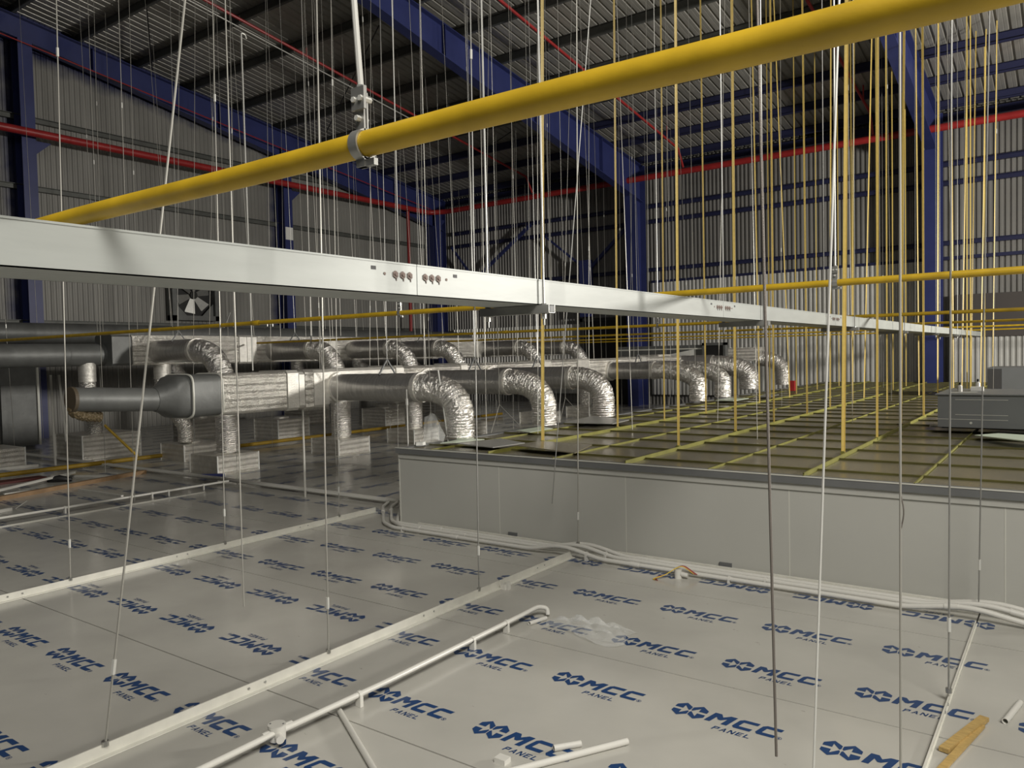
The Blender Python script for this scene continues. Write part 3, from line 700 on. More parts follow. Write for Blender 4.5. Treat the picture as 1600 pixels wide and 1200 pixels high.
def rod_top(foot, px, zt=None):
    """roof point for a rod from 'foot' whose image passes through pixel px, as near upright as possible"""
    foot = Vector(foot); o = Vector((0, 0, EYE)); d = ray(*px)
    n = (foot-o).cross(d).normalized()          # plane through eye, foot and pixel
    up = Vector((0, 0, 1)); v = (up-n*up.dot(n)).normalized()
    zt = zt or 0
    tz = (roofz(foot.y)+.1-foot.z)/v.z if not zt else (zt-foot.z)/v.z
    return foot+v*tz
cl_x = on(1, 567, 232, YP).x
def clamp2(X, Y, z, r, label, px, det=False):
    t = clamp(X, Y, z, r, label, px, det)
    return t
# the clamp's rod goes up almost plumb
_old = proof
def _rt(x, y, off=0): return _TOP
proof_save = proof
_TOP = rod_top((cl_x, YP, ZP+.07), (553, 2)); proof = _rt
clamp(cl_x, YP, ZP, rr0, 'pear clamp with bolts holding the nearest yellow pipe from a thick rod', (553, 2), True)
for Yp, zr, r, x0, label, couplers, clx, in (
        (3.92, .0795, .0165, -18, 'second yellow pipe, passing behind the cable tray', (-5.4,), ((625, 492, 'clamp on the second yellow pipe, left of the tray hanger'), (1305, 443, 'clamp on the second yellow pipe at the right'))),
        (8.15, .0375, .0165, -11.2, 'third yellow pipe, ending over the rear foil duct', (-6.0,), ((487, 537, 'clamp on the third yellow pipe above the rear duct'), (1028, 511, 'clamp on the third yellow pipe in front of the middle column'))),
        (12.1, .0262, .0165, -11.0, 'fourth yellow pipe, over the far part of the rear duct', (), ((741, 541, 'clamp on the fourth yellow pipe'),)),
        (16.0, .0205, .0165, -14.0, 'fifth yellow pipe, low and far back', (), ()),
        (19.6, .0168, .0165, -14.0, 'farthest yellow pipe in front of the back wall', (), ())):
    zz = EYE+zr*Yp
    ypipe(Yp, zz, r, x0, 6.0, label, couplers, n=12)
    for (cx, cy, cl) in clx:
        X = on(1, cx, cy, Yp).x; _TOP = Vector((X+.02, Yp, roofz(Yp)+.05)); clamp(X, Yp, zz, r, cl, (0, 0))
proof = proof_save
# low yellow pipe at left, along the floor supports
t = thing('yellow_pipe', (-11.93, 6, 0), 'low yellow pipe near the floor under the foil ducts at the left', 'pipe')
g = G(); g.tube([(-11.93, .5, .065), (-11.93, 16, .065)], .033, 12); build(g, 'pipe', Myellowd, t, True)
for Y in (4.3, 10.3, 13.5):
    g = G(); g.tube([(-11.93, Y, 0), (-11.93, Y, .055)], .03, 8); build(g, 'support', Myellow, t, True)
g = G(); a = on(0, 163, 664, -12.2); b = on(0, 215, 713, -11.95); g.tube([a, b], .02, 8); tag(single(g, 'yellow_brace_pipe', Myellow, True), 'short yellow pipe leaning from the foil box down to the low yellow pipe', 'pipe')

# ================================================================== RED SPRINKLER PIPES
t = thing('sprinkler_main', (-17.7, 21, 6.45), 'thick red main pipe running round the left and back walls', 'pipe')
g = G(); g.tube(smooth_path([(-17.7, 1, 6.44), (-17.7, 19.9, 6.44), (-17.3, 20.22, 6.46), (7, 20.22, 6.53)], .2), .085, 12); build(g, 'pipe', Mred, t, True)
g = G(); g.tube([(-17.8, 18.95, 6.4), (-17.8, 18.95, 1.0)], .055, 10); tag(single(g, 'sprinkler_riser', Mred, True), 'vertical red riser pipe on the left wall near the far corner', 'pipe')
for X, lab in ((-13.7, 'sloping red branch pipe under the left roof bay'), (-8.7, 'sloping red branch pipe under the middle roof bay'), (-3.9, 'sloping red branch pipe under the right roof bay')):
    t = thing('sprinkler_branch', (X, 14, roofz(14)-.1), lab, 'pipe')
    g = G(); g.tube([(X, 0, roofz(0)-.1), (X, 19.9, roofz(20)-.12), (X, 20.22, 6.6)], .03, 8); build(g, 'pipe', Mred, t, True)
    for Y in (4, 8, 11.5, 15.5, 19.2):
        g = G(); g.tube([(X, Y, roofz(Y)-.1), (X, Y, roofz(Y)+.22)], .018, 6); build(g, 'hanger', Mred, t)
g = G(); g.tube([(-17.9, 0, roofz(0)-.6), (-17.9, 20.2, roofz(20.3)-.5)], .014, 6); tag(single(g, 'red_conduit', Mred, True), 'thin red conduit along the web of the leftmost portal frame', 'conduit')
g = G(); a = Vector((-13.99, 8.0, roofz(8)-.12)); b = proof(640, 185, -.12); g.tube([a, b], .013, 6); tag(single(g, 'bright_steel_rod', Mrodw, True), 'bright steel rod running down the roof slope beside the red branch pipe', 'rod')
# dark bracing cables in the roof
for (p, q, lab) in (((228, 0), (238, 110), 'dark cable near the leftmost frame'), ((592, 40), (508, 210), 'dark brace cable left of the pipe clamp'), ((800, 205), (770, 225), 'dark brace cable below the nearest yellow pipe')):
    g = G(); g.tube([proof(*p, off=.1), proof(*q, off=0)], .014, 5); tag(single(g, 'roof_brace_cable', Mblack), lab, 'cable')

# ================================================================== DUCTS
def rect_sec(g, x0, x1, y0, y1, z0, z1, ch=.03):
    a = [(x0, z0+ch), (x0+ch, z0), (x1-ch, z0), (x1, z0+ch), (x1, z1-ch), (x1-ch, z1), (x0+ch, z1), (x0, z1-ch)]
    g.prism([(x, 0, z) for x, z in a], (0, y0, 0), (0, y1, 0))
def crumple(pts, r, seed, n=30, step=.014, amp=.006):
    pts = [Vector(p) for p in pts]; L = sum((b-a).length for a, b in zip(pts[:-1], pts[1:]))
    m = max(6, int(L/step)); q = [along(pts, L*i/m)[0] for i in range(m+1)]
    rnd = random.Random(seed); ph = [rnd.uniform(0, 6.28) for _ in range(8)]
    nz = [[rnd.uniform(-1, 1) for _ in range(n)] for _ in range(m+1)]
    def fn(i, k):
        return amp*(.75*((i % 2)*2-1)*.6+.9*nz[i][k]*.8+.4*math.sin(k*1.9+ph[i % 8]))
    g = G(); g.tube(q, r, n, fn=fn); return g
def elbow(t, a, turn, foot, r, seed, name='flexible_elbow'):
    """foil elbow from a (along +x), bending down to foot"""
    a = Vector(a); foot = Vector(foot)
    pts = [a]
    p1 = Vector((foot.x+.0, foot.y, a.z))
    n = 10
    h = foot+Vector((0, 0, (a.z-foot.z)*.35))
    for i in range(1, n+1):
        s = i/n; pts.append(a*(1-s)**2+Vector((p1.x+.02, (a.y+foot.y)/2, a.z+.02))*2*s*(1-s)+h*s*s)
    pts.append(foot)
    g = crumple(pts, r, seed); return build(g, name, Mfoil, t)
def sleeve(t, p, q, r, name='branch_pipe', m=None, seed=1):
    p = Vector(p); q = Vector(q); k = 24; rnd = random.Random(seed)
    pts = [p+(q-p)*i/k for i in range(k+1)]; rs = [r*(1+rnd.uniform(-.012, .012)) for _ in pts]
    g = G(); g.tube(pts, rs, 20); return build(g, name, m or Mspiral, t, True)
# --- front trunk
T1 = thing('supply_duct', (-7.0, 9, 1.0), 'front foil-wrapped supply duct with five big elbows dropping onto the suspended ceiling', 'air duct')
XF, XBk = -6.76, -7.26
sections = [(4.5, 5.27, 1.027, 1.432, Mribfoil), (5.27, 5.42, 1.015, 1.445, Mfoilb), (5.42, 5.5, 1.035, 1.425, Mfoilb), (5.5, 5.62, 1.01, 1.445, Mribfoil), (5.62, 5.84, 1.025, 1.44, Mfoilb),
            (5.84, 6.9, 1.06, 1.445, Mfoilb), (6.9, 7.04, 1.05, 1.46, Mfoilb), (7.04, 8.15, 1.07, 1.445, Mribfoil), (8.15, 8.3, 1.06, 1.462, Mfoilb), (8.3, 10.2, 1.08, 1.45, Mribfoil),
            (10.2, 10.4, 1.07, 1.47, Mfoilb), (10.4, 11.2, 1.08, 1.455, Mribfoil), (11.2, 11.6, 1.05, 1.475, Mfoilb), (11.6, 13.6, 1.08, 1.46, Mribfoil), (13.6, 13.8, 1.07, 1.475, Mfoilb), (13.8, 17.0, 1.1, 1.46, Mribfoil)]
for y0, y1, z0, z1, m in sections:
    g = G(); rect_sec(g, XBk, XF+(.012 if y1-y0 < .3 else 0), y0+.004, y1-.004, z0, z1); build(g, 'duct_section' if y1-y0 > .3 else 'joint_band', m, T1)
# rounded reducer, then round pipe
g = G(); N = 24
def super_ring(y, hx, hz, e, cx, cz):
    out = []
    for k in range(N):
        a = 2*math.pi*k/N; c, s = math.cos(a), math.sin(a)
        out.append((cx+hx*math.copysign(abs(c)**e, c), y, cz+hz*math.copysign(abs(s)**e, s)))
    return out
def loft(rings):
    g = G(); vs = [v for r in rings for v in r]; fs = []
    for i in range(len(rings)-1):
        for k in range(N): fs.append((i*N+k, i*N+(k+1) % N, (i+1)*N+(k+1) % N, (i+1)*N+k))
    fs.append(tuple(range(N))); fs.append(tuple(range((len(rings)-1)*N, len(rings)*N))[::-1])
    return g.add(vs, fs)
build(loft([super_ring(3.93, .113, .113, 1, -7.0, 1.212), super_ring(4.0, .15, .14, .9, -7.0, 1.215), super_ring(4.06, .2, .18, .7, -7.0, 1.22), super_ring(4.1, .225, .2, .55, -7.01, 1.225), super_ring(4.18, .235, .205, .45, -7.01, 1.228)]), 'reducer', Mcloth, T1, True)
build(loft([super_ring(4.18, .24, .21, .4, -7.01, 1.23), super_ring(4.42, .245, .205, .35, -7.01, 1.23), super_ring(4.5, .25, .2, .3, -7.01, 1.23)]), 'transition_box', Mcloth, T1, True)
for yy in (4.19, 4.505):
    g = G(); ring = super_ring(yy, .252, .208, .35, -7.01, 1.23); g.tube(ring+[ring[0]], .011, 6, caps=False); build(g, 'edge_tape', Mjoint, T1, True)
sleeve(T1, (-7.0, 3.2, 1.255), (-7.0, 3.97, 1.21), .108, 'round_duct', Mcloth, 4)
g = G(); g.tube([(-7.0, 3.18, 1.256), (-7.0, 3.21, 1.255)], .110, 20); build(g, 'end_cap', Mcap, T1, True)
build(crumple([(-7.0, 3.2, 1.19), (-7.01, 3.22, 1.14), (-7.03, 3.3, 1.105), (-7.06, 3.46, 1.085)], .045, 31, amp=.006), 'taped_elbow', Mcapt, T1)
for i, (Y, xe, foot) in enumerate(((5.98, -5.5, (-4.98, 5.98, .74)), (7.45, -5.45, (-4.98, 7.5, .74)), (8.82, -5.4, (-4.95, 8.85, .74)), (12.35, -5.9, (-5.0, 12.1, .74)), (13.5, -5.9, (-5.0, 13.2, .74)))):
    sleeve(T1, (-6.8, Y, 1.235), (xe, Y, 1.24), .15, seed=i)
    g = G(); g.tube([(xe-.03, Y, 1.24), (xe+.02, Y, 1.24)], .158, 20); build(g, 'clamp_band', Mfoilb, T1, True)
    elbow(T1, (xe-.02, Y, 1.24), 0, foot, .142, 20+i)
    g = G(); g.tube([(-6.77, Y, 1.235), (-6.72, Y, 1.235)], .175, 20); build(g, 'collar', Mfoilb, T1, True)
# drops beneath the front trunk
def floorbox(cx, cy, sx, sy, h, label):
    t = thing('diffuser_box', (cx, cy, 0), label, 'diffuser box')
    g = G(); g.box(cx-sx/2, cx+sx/2, cy-sy/2, cy+sy/2, .001, h); build(g, 'body', Mribfoil, t)
    g = G(); e = .008
    for (x, y) in ((cx+sx/2, cy-sy/2), (cx-sx/2, cy-sy/2), (cx+sx/2, cy+sy/2)): g.box(x-e, x+e, y-e, y+e, .001, h+.004)
    build(g, 'corner_tape', Mwhite, t)
    g = G(); g.tube([(cx, cy, h), (cx, cy, h+.03)], .15, 16); build(g, 'neck', Mfoilb, t, True)
# --- rear trunk
T2 = thing('supply_duct', (-11.75, 9, 1.5), 'rear foil-wrapped supply duct, behind the front one, with elbows dropping to floor boxes', 'air duct')
s2 = [(6.15, 7.0, Mribfoil), (7.0, 8.0, Mribfoil), (8.0, 8.15, Mfoilb), (8.15, 8.35, Mfoilb), (8.35, 9.75, Mribfoil), (9.75, 9.95, Mfoilb), (9.95, 10.15, Mfoilb), (10.15, 12.9, Mribfoil), (12.9, 13.1, Mfoilb), (13.1, 14.4, Mribfoil), (14.4, 14.65, Mfoilb), (14.65, 18.5, Mribfoil)]
for y0, y1, m in s2:
    n_ = y1-y0 < .3; g = G(); rect_sec(g, -12.0, -11.5+(.015 if n_ else 0), y0+.004, y1-.004, 1.53-(.015 if n_ else 0), 1.985+(.012 if n_ else 0)); build(g, 'joint_band' if n_ else 'duct_section', m, T2)
g = G(); rect_sec(g, -12.0, -11.5, 5.85, 6.14, 1.53, 1.99); build(g, 'plain_collar', Mcloth, T2)
sleeve(T2, (-11.8, 1.5, 1.7), (-11.8, 5.87, 1.7), .165, 'round_duct', Mcloth, 9)
for i, (Y, foot) in enumerate(((6.55, (-9.75, 6.55, .28)), (8.7, (-9.85, 8.75, .28)), (10.55, (-9.85, 10.5, .28)), (11.9, (-9.85, 11.9, .28)), (14.7, (-9.85, 14.7, .28)), (16.7, (-9.85, 16.7, .28)))):
    sleeve(T2, (-11.52, Y, 1.73), (-10.45, Y, 1.73), .17, seed=40+i)
    g = G(); g.tube([(-10.48, Y, 1.73), (-10.42, Y, 1.73)], .18, 16); build(g, 'clamp_band', Mfoilb, T2, True)
    elbow(T2, (-10.46, Y, 1.73), 0, foot, .16, 50+i)
for i, (a, b, r) in enumerate((((-11.8, 5.62, 1.58), (-12.95, 6.25, .42), .12), ((-11.65, 6.7, 1.56), (-11.55, 7.0, .28), .13))):
    aV, bV = Vector(a), Vector(b)
    sleeve(T2, a, (a[0], a[1], 1.3), r, 'drop_sleeve', Mfoilb, 70+i)
    pts = [Vector((a[0], a[1], 1.32)), Vector((a[0], a[1], 1.1))]
    for s in range(1, 7):
        u = s/6; pts.append(Vector((a[0], a[1], 1.05))*(1-u)+Vector((b[0], b[1], b[2]+.25))*u)
    pts.append(bV); build(crumple(pts, r*.92, 80+i), 'flexible_drop', Mfoil, T2)
floorbox(-9.82, 6.53, .66, .66, .26, 'foil-covered diffuser box on the floor just behind the bundle crossing, nearest of them')
floorbox(-11.6, 7.12, .66, .66, .26, 'foil-covered diffuser box left of the nearest one, under the slanting foil drop')
floorbox(-13.25, 6.45, .9, .95, .42, 'tall foil-covered diffuser box at the left under the curved foil drop')
floorbox(-9.88, 8.75, .66, .66, .26, 'foil-covered diffuser box in the middle of the dark panels')
floorbox(-9.88, 10.5, .66, .66, .26, 'foil-covered diffuser box behind the middle one')
floorbox(-9.88, 11.95, .66, .66, .26, 'foil-covered diffuser box under the fourth rear elbow')
floorbox(-9.88, 14.7, .66, .66, .26, 'foil-covered diffuser box under the fifth rear elbow')
floorbox(-9.88, 16.7, .66, .66, .26, 'foil-covered diffuser box under the last rear elbow')
# --- third run along the left wall
T3 = thing('return_duct', (-15.5, 9, 2), 'plain grey round duct running along the left wall behind the foil ducts', 'air duct')
sleeve(T3, (-15.5, 2, 2.17), (-15.5, 19, 2.12), .19, 'round_duct', Mcloth, 90)
for i, (Y, X) in enumerate(((9.2, -14.8), (12.4, -15.3), (14.4, -14.2), (16.5, -14.8))):
    sleeve(T3, (-15.5, Y, 2.1), (-15.5, Y, 1.7), .15, 'drop_sleeve', Mfoilb, 91+i)
    build(crumple([(-15.5, Y, 1.72), (-15.5, Y, 1.4), (X, Y+.1, .8), (X, Y+.1, .42)], .14, 95+i), 'flexible_drop', Mfoil, T3)
for X, Y, lab in ((-14.8, 9.3, 'foil diffuser box left of the low yellow pipe, third row'), (-15.3, 12.5, 'foil diffuser box further back in the third row'), (-14.2, 14.5, 'foil diffuser box near the far end of the third row'), (-14.8, 16.6, 'foil diffuser box at the back of the third row'), (-12.9, 9.9, 'dull foil box between the two duct rows'), (-13.0, 12.9, 'dull foil box between the duct rows, further back')):
    floorbox(X, Y, .75, .75, .4, lab)
# hanging wires of the branches: inverted V straps
for i, (Y, X, z, lab) in enumerate(((6.0, -6.0, 1.41, 'wire sling over the first front branch'), (7.45, -5.95, 1.41, 'wire sling over the second front branch'), (8.82, -5.95, 1.41, 'wire sling over the third front branch'),
                                    (12.35, -6.2, 1.41, 'wire sling over the fourth front branch'), (6.55, -10.9, 1.9, 'wire sling over the first rear branch'), (8.7, -10.9, 1.9, 'wire sling over the second rear branch'), (11.9, -10.9, 1.9, 'wire sling over the fourth rear branch'))):
    t = thing('duct_sling', (X, Y, z), lab, 'hanger')
    g = G()
    for s in (-1, 1): g.bar((X, Y, z+.13), (X, Y+s*.12, z-.03), .014, .014, (1, 0, 0))
    build(g, 'sling', Mfascia, t); rod_mesh((X, Y, z+.12), (X+random.uniform(-.1, .1), Y+random.uniform(-.1, .1), roofz(Y)+.1), .004, Mgalv, t, 5)
# --- far duct group by the back wall
T4 = thing('supply_duct', (-7.6, 17.2, 1.3), 'plain grey rectangular duct far back, with a white label and an open end', 'air duct')
g = G(); g.box(-9.1, -6.9, 17.0, 17.6, 1.38, 1.7); build(g, 'duct_section', Mcloth, T4)
g = G(); g.box(-9.1, -6.9, 16.985, 17.0, 1.6, 1.63); build(g, 'edge_tape', Mjoint, T4)
g = G(); g.add([(-7.85, 16.98, 1.38), (-7.1, 16.98, 1.40), (-7.1, 16.98, 1.60), (-7.85, 16.98, 1.47)], [(0, 1, 2, 3)]); g.add([(-7.85, 16.97, 1.38), (-7.1, 16.97, 1.40), (-7.1, 16.97, 1.60), (-7.85, 16.97, 1.47)], [(0, 1, 2, 3)]); build(g, 'white_label', Mwhite, T4)
g = G(); g.box(-6.85, -6.4, 17.0, 17.05, 1.3, 1.68); build(g, 'dark_opening', Mblack, T4)
g = G(); g.box(-6.9, -6.85, 16.95, 17.1, 1.3, 1.74); g.box(-6.4, -6.35, 16.95, 17.1, 1.3, 1.74); g.box(-6.9, -6.35, 16.95, 17.1, 1.68, 1.74); build(g, 'opening_frame', Mcloth, T4)
T5 = thing('supply_duct', (-6.5, 16, 1.1), 'last foil duct with a hooked elbow in front of the back wall', 'air duct')
sleeve(T5, (-7.3, 15.6, 1.25), (-6.1, 15.6, 1.25), .22, seed=101); g = G(); g.box(-7.7, -7.2, 15.3, 15.9, .98, 1.5); build(g, 'duct_section', Mribfoil, T5); elbow(T5, (-6.12, 15.6, 1.25), 0, (-5.35, 15.6, .76), .2, 102)
T6 = thing('supply_duct', (-6, 18, 1.2), 'small foil duct and elbow behind the hooked one', 'air duct')
g = G(); g.box(-6.6, -5.9, 17.8, 18.3, 1.3, 1.62); build(g, 'duct_section', Mribfoil, T6); 
for xx in (-6.5, -6.0): rod_mesh((xx, 18.05, 1.62), (xx, 18.05, roofz(18)+.1), .004, Mgalv, T6)
elbow(T6, (-6.0, 18.0, 1.35), 0, (-5.4, 18.0, .75), .17, 103)

# ================================================================== MACHINES ON THE GRID
ac = thing('air_handling_unit', (-.6, 8.8, ZT), 'low grey machine with seams and a white labelled end, standing on the grid at right', 'machine')
g = G(); g.box(-1.08, -.34, 8.55, 9.6, .765, 1.075); build(g, 'casing', Munit, ac)
for z in (.84, .885, 1.03):
    g = G(); g.box(-.93 if z != .84 else -1.08, -.5, 8.546, 8.552, z, z+.004); build(g, 'seam', Mjoint, ac)
g = G(); g.box(-1.1, -.3, 8.53, 9.62, 1.075, 1.085); build(g, 'lid', Munit, ac)
g = G(); g.box(-.34, -.05, 8.5, 9.6, .765, 1.06); lb = build(g, 'labelled_end', Mwhite, ac)
g = G(); g.box(-.31, -.24, 8.495, 8.5, .88, .93); build(g, 'sticker', Msticker, lb)
g = G(); g.box(-.33, -.2, 8.494, 8.5, .84, .86); g.box(-.28, -.25, 8.494, 8.5, .95, 1.04); build(g, 'printed_marks', Munitd, lb)
g = G(); g.box(-1.05, 1.6, 8.6, 9.5, ZT+.043, .765); build(g, 'skid', Munitd, ac)
g = G(); g.tube([(-.80, 8.545, .81), (-.80, 8.552, .81)], .012, 8); build(g, 'badge', Mjoint, ac)
ac2 = thing('air_handling_unit', (-.6, 14.8, ZT), 'dark grey machine further back at the right edge', 'machine')
g = G(); g.box(-1.15, .9, 14.8, 15.8, ZT+.03, 1.18); build(g, 'casing', Munit, ac2)
g = G(); g.box(-1.15, -.95, 14.78, 14.8, ZT+.03, 1.16); build(g, 'end_panel', Munitd, ac2)
def bottle(px, py, Y, h, label):
    p = on(1, px, py, Y); t = thing('bottle', (p.x, Y, 1.086), label, 'bottle')
    g = G(); g.tube([(p.x, Y, 1.086), (p.x, Y, 1.086+h*.6), (p.x, Y, 1.086+h*.75)], [.022, .022, .01], 10); build(g, 'body', Mpvcs, t, True)
    g = G(); g.tube([(p.x, Y, 1.086+h*.75), (p.x, Y, 1.086+h)], .011, 8); build(g, 'cap', Mblack, t, True)
bottle(1500, 612, 9.0, .09, 'small bottle with a black cap on the grey machine, left of the white box')
g = G(); pb = on(1, 1527, 606, 9.2); g.box(pb.x-.055, pb.x+.055, 9.16, 9.24, 1.086, 1.127); tag(single(g, 'small_box', Mwhite), 'small white box on top of the grey machine', 'box')
bottle(1528, 600, 9.45, .11, 'small bottle with a black cap behind the white box on the machine')
g = G(); p = on(1, 1508, 613, 8.9); g.bar((p.x-.1, 8.7, 1.092), (p.x+.12, 8.74, 1.096), .03, .006); tag(single(g, 'paper_strip', Mjoint), 'pale strip lying on the lid of the grey machine', 'offcut')
g = G(); p = on(1, 1237, 601, 16); g.box(p.x-.05, p.x+.05, 16, 16.1, ZT+.005, ZT+.21); tag(single(g, 'red_canister', Mred), 'small red canister far back on the grid', 'canister')

# ================================================================== EXHAUST FAN ON THE LEFT WALL
fan = thing('exhaust_fan', (-18.25, 11.4, 2.6), 'square exhaust fan with dark round opening in the left wall', 'fan')
y0, y1, z0, z1 = 10.75, 12.05, 2.62, 3.92
g = G()
for a in ((y0, y1, z0, z0+.12), (y0, y1, z1-.12, z1), (y0, y0+.12, z0, z1), (y1-.12, y1, z0, z1)): g.box(-18.36, -18.1, *a)
build(g, 'frame', Mcloth, fan)
g = G(); g.box(-18.34, -18.3, y0+.1, y1-.1, z0+.1, z1-.1); build(g, 'dark_opening', Mblack, fan)
cy, cz = (y0+y1)/2, (z0+z1)/2
g = G(); n = 8; o = []
sq = [(-.55, -.55), (.55, -.55), (.55, .55), (-.55, .55)]
for sy in (-1, 1):
    for sz in (-1, 1):
        g.add([(-18.2, cy+sy*.54, cz+sz*.54), (-18.2, cy+sy*.54, cz+sz*.2), (-18.2, cy+sy*.2, cz+sz*.54), (-18.22, cy+sy*.54, cz+sz*.54), (-18.22, cy+sy*.54, cz+sz*.2), (-18.22, cy+sy*.2, cz+sz*.54)], [(0, 1, 2), (3, 5, 4), (1, 4, 5, 2)])
build(g, 'shroud', Mcloth, fan)
for k in range(6):
    a = 2*math.pi*k/6+.3; d = Vector((0, math.cos(a), math.sin(a))); s = Vector((.35, -math.sin(a), math.cos(a))).normalized()
    g = G(); c = Vector((-18.26, cy, cz)); g.add([c+d*.08-s*.05, c+d*.46-s*.13, c+d*.46+s*.13, c+d*.08+s*.05], [(0, 1, 2, 3)]); build(g, 'blade', Mgalv, fan)
g = G(); g.tube([(-18.3, cy, cz), (-18.2, cy, cz)], .1, 12); build(g, 'motor', Mdark, fan, True)
# ================================================================== LEFT FOREGROUND CLUTTER
def lay(name, pa, pb, w_, h_, m, label, cat, z=.0):
    a = pz(*pa, z+h_/2); b = pz(*pb, z+h_/2); g = G(); g.bar(a, b, w_, h_); return tag(single(g, name, m), label, cat)
lay('loose_batten', (-60, 780), (116, 738), .04, .03, Mpvc, 'long white batten lying left of the foil boxes', 'batten', .05)
lay('loose_batten', (6, 773), (57, 766), .05, .03, Mpvc, 'short white batten at the left edge, nearer than the long one', 'batten')
lay('loose_batten', (-20, 802), (17, 795), .05, .03, Mpvc, 'white batten stub at the left edge beside the clip', 'batten')
lay('loose_batten', (-40, 786), (226, 737), .07, .05, Mwoodd, 'long brown timber lying across the panels at left', 'batten')
lay('loose_batten', (124, 765), (191, 775), .03, .02, Mpvcs, 'thin pale stick lying alone on the panels at left', 'stick')
lay('loose_batten', (80, 743), (190, 744), .03, .02, Mpvcs, 'pale stick behind the brown timber', 'stick')
lay('loose_batten', (-30, 735), (60, 727), .05, .04, Mpvcs, 'dull white batten far left behind the yellow pipe', 'batten')
g = G(); p = pz(92, 753, .0); g.tube([(p.x-.09, p.y-.1, .03), (p.x+.02, p.y, .045), (p.x+.1, p.y+.12, .02)], [.03, .05, .03], 8); tag(single(g, 'dark_glove', Mblack, True), 'black glove lying by the brown timber', 'glove')
g = G(); p = pz(30, 752, .0); g.box(p.x-.12, p.x+.12, p.y-.3, p.y+.3, 0, .03); tag(single(g, 'red_packet', Mredd), 'flat dark red packet under the white batten', 'packet')
g = G(); p = pz(330, 745, .0); g.tube([(p.x-.12, p.y-.08, .015), (p.x+.12, p.y+.12, .015)], .025, 8); tag(single(g, 'blue_rag', Mblue, True), 'small blue rag on the floor in front of the nearest diffuser box', 'rag')
g = G(); p = pz(24, 795, .0); g.bar(p, p+Vector((.0, .12, .07)), .012, .006); tag(single(g, 'wire_clip', Mpvc), 'small white wire clip at the left edge', 'clip')
# white sticks leaning
for (pa, za, pb, lab) in (((79, 586), 1.35, (87, 729), 'white stick leaning upright at left, first of two'), ((92, 586), 1.35, (104, 690), 'white stick leaning at left, second of two')):
    b = on(1, *pb, 5.6) if lab.endswith('first of two') else on(1, *pb, 5.6)
    a = on(1, *pa, 5.6); g = G(); g.tube([a, b], .018, 6); tag(single(g, 'leaning_stick', Mpvc), lab, 'stick')
# grey panel stack far left
t = thing('wrapped_panel', (-15.6, 6.4, 0), 'tall grey wrapped panel standing at the left edge in front of the blue column', 'panel')
g = G(); g.box(-16.2, -16.1, 6.1, 6.75, .05, 1.75); build(g, 'panel', Mcloth, t); g = G(); g.box(-16.1, -16.06, 6.71, 6.75, .05, 1.75); build(g, 'taped_edge', Mjoint, t)
floorbox(-13.6, 4.9, .8, .8, .3, 'foil-covered box cut by the left edge of the picture')

# small fittings on the second yellow pipe
for dx, lab in ((-.06, 'round white fitting above the second yellow pipe, left one'), (.06, 'round white fitting above the second yellow pipe, right one')):
    p = on(1, 420+dx*70, 503, 3.92); g = G(); g.tube([p, p+Vector((0, .02, 0))], .011, 10); g.tube([p+Vector((0, .01, -.035)), p+Vector((0, .01, 0))], .004, 6); tag(single(g, 'pipe_fitting', Mrodw, True), lab, 'fitting')

# ================================================================== ROYAL FOREST OF RODS
def rod(foot, top, r, m, label, group=None, coupler=None, n=6, sleeve_len=0, mid=None, name='threaded_rod'):
    foot = Vector(foot); top = Vector(top)
    pts = [foot, top] if mid is None else [foot, mid, top]
    if coupler is None and not sleeve_len:
        g = G(); g.tube(pts, r, n); return tag(single(g, name, m, True), label, 'rod', group)
    t = thing(name, tuple(foot), label, 'rod', group)
    g = G(); g.tube(pts, r, n); build(g, 'rod', m, t, True)
    if coupler is not None:
        for cz_ in (coupler if isinstance(coupler, (list, tuple)) else [coupler]):
            p = foot+(top-foot)*((cz_-foot.z)/(top.z-foot.z)); d = (top-foot).normalized()
            g = G(); g.tube([p-d*.03, p+d*.03], r*2.1, 6); build(g, 'coupling_nut', Mrodw, t)
    if sleeve_len:
        g = G(); g.tube([foot, foot+Vector((0, 0, .02))], r*3, 8); build(g, 'foot_nut', Mlamp, t)
    return t
# near rods standing on the floor strips (foot, a pixel it passes, radius, label)
near = [
 ((-3.11, 1.49, .04), (289, 2), .0048, Mrod, 'leaning rod from the middle angle strip, nearest at lower left', .35),
 ((-3.11, 2.63, .04), (495, 20), .0042, Mrod, 'rod on the middle angle strip, second from the camera', .3),
 ((-3.11, 3.88, .04), (735, 20), .004, Mgalv, 'rod on the middle angle strip beside the loose clip', .3),
 ((-3.11, 5.12, .08), (901, 2), .0045, Mrod, 'rod meeting the middle angle strip at the conduits', .3),
 ((-5.72, 2.55, .04), (88, 2), .0045, Mrod, 'rod on the left angle strip, leftmost long one', .3),
 ((-5.72, 3.78, .04), (332, 2), .0045, Mrod, 'rod on the left angle strip near the drooping logos', .3),
 ((-5.72, 5.02, .04), (517, 2), .0042, Mrod, 'rod at the far end of the left angle strip', .3),
 ((-.44, 3.8, .04), (1487, 20), .0042, Mgalv, 'rod on the right angle strip above the wood offcut', .34),
 ((-.44, 5.1, .05), (1546, 20), .0042, Mgalv, 'rod where the right angle strip meets the conduits', .3),
 ((-.735, 2.75, .02), (1309, 70), .0042, Mrodw, 'thick bright leaning rod right of the long dangling one', None),
 ((-.49, 2.95, .02), (1406, 60), .0044, Mrod, 'thick upright light rod left of the right angle strip', None)]
for f, px, r, m, lab, cz_ in near:
    rod(f, rod_top(f, px), r, m, lab, coupler=[cz_, 3.4+random.random()] if cz_ else None, sleeve_len=1 if cz_ else 0)
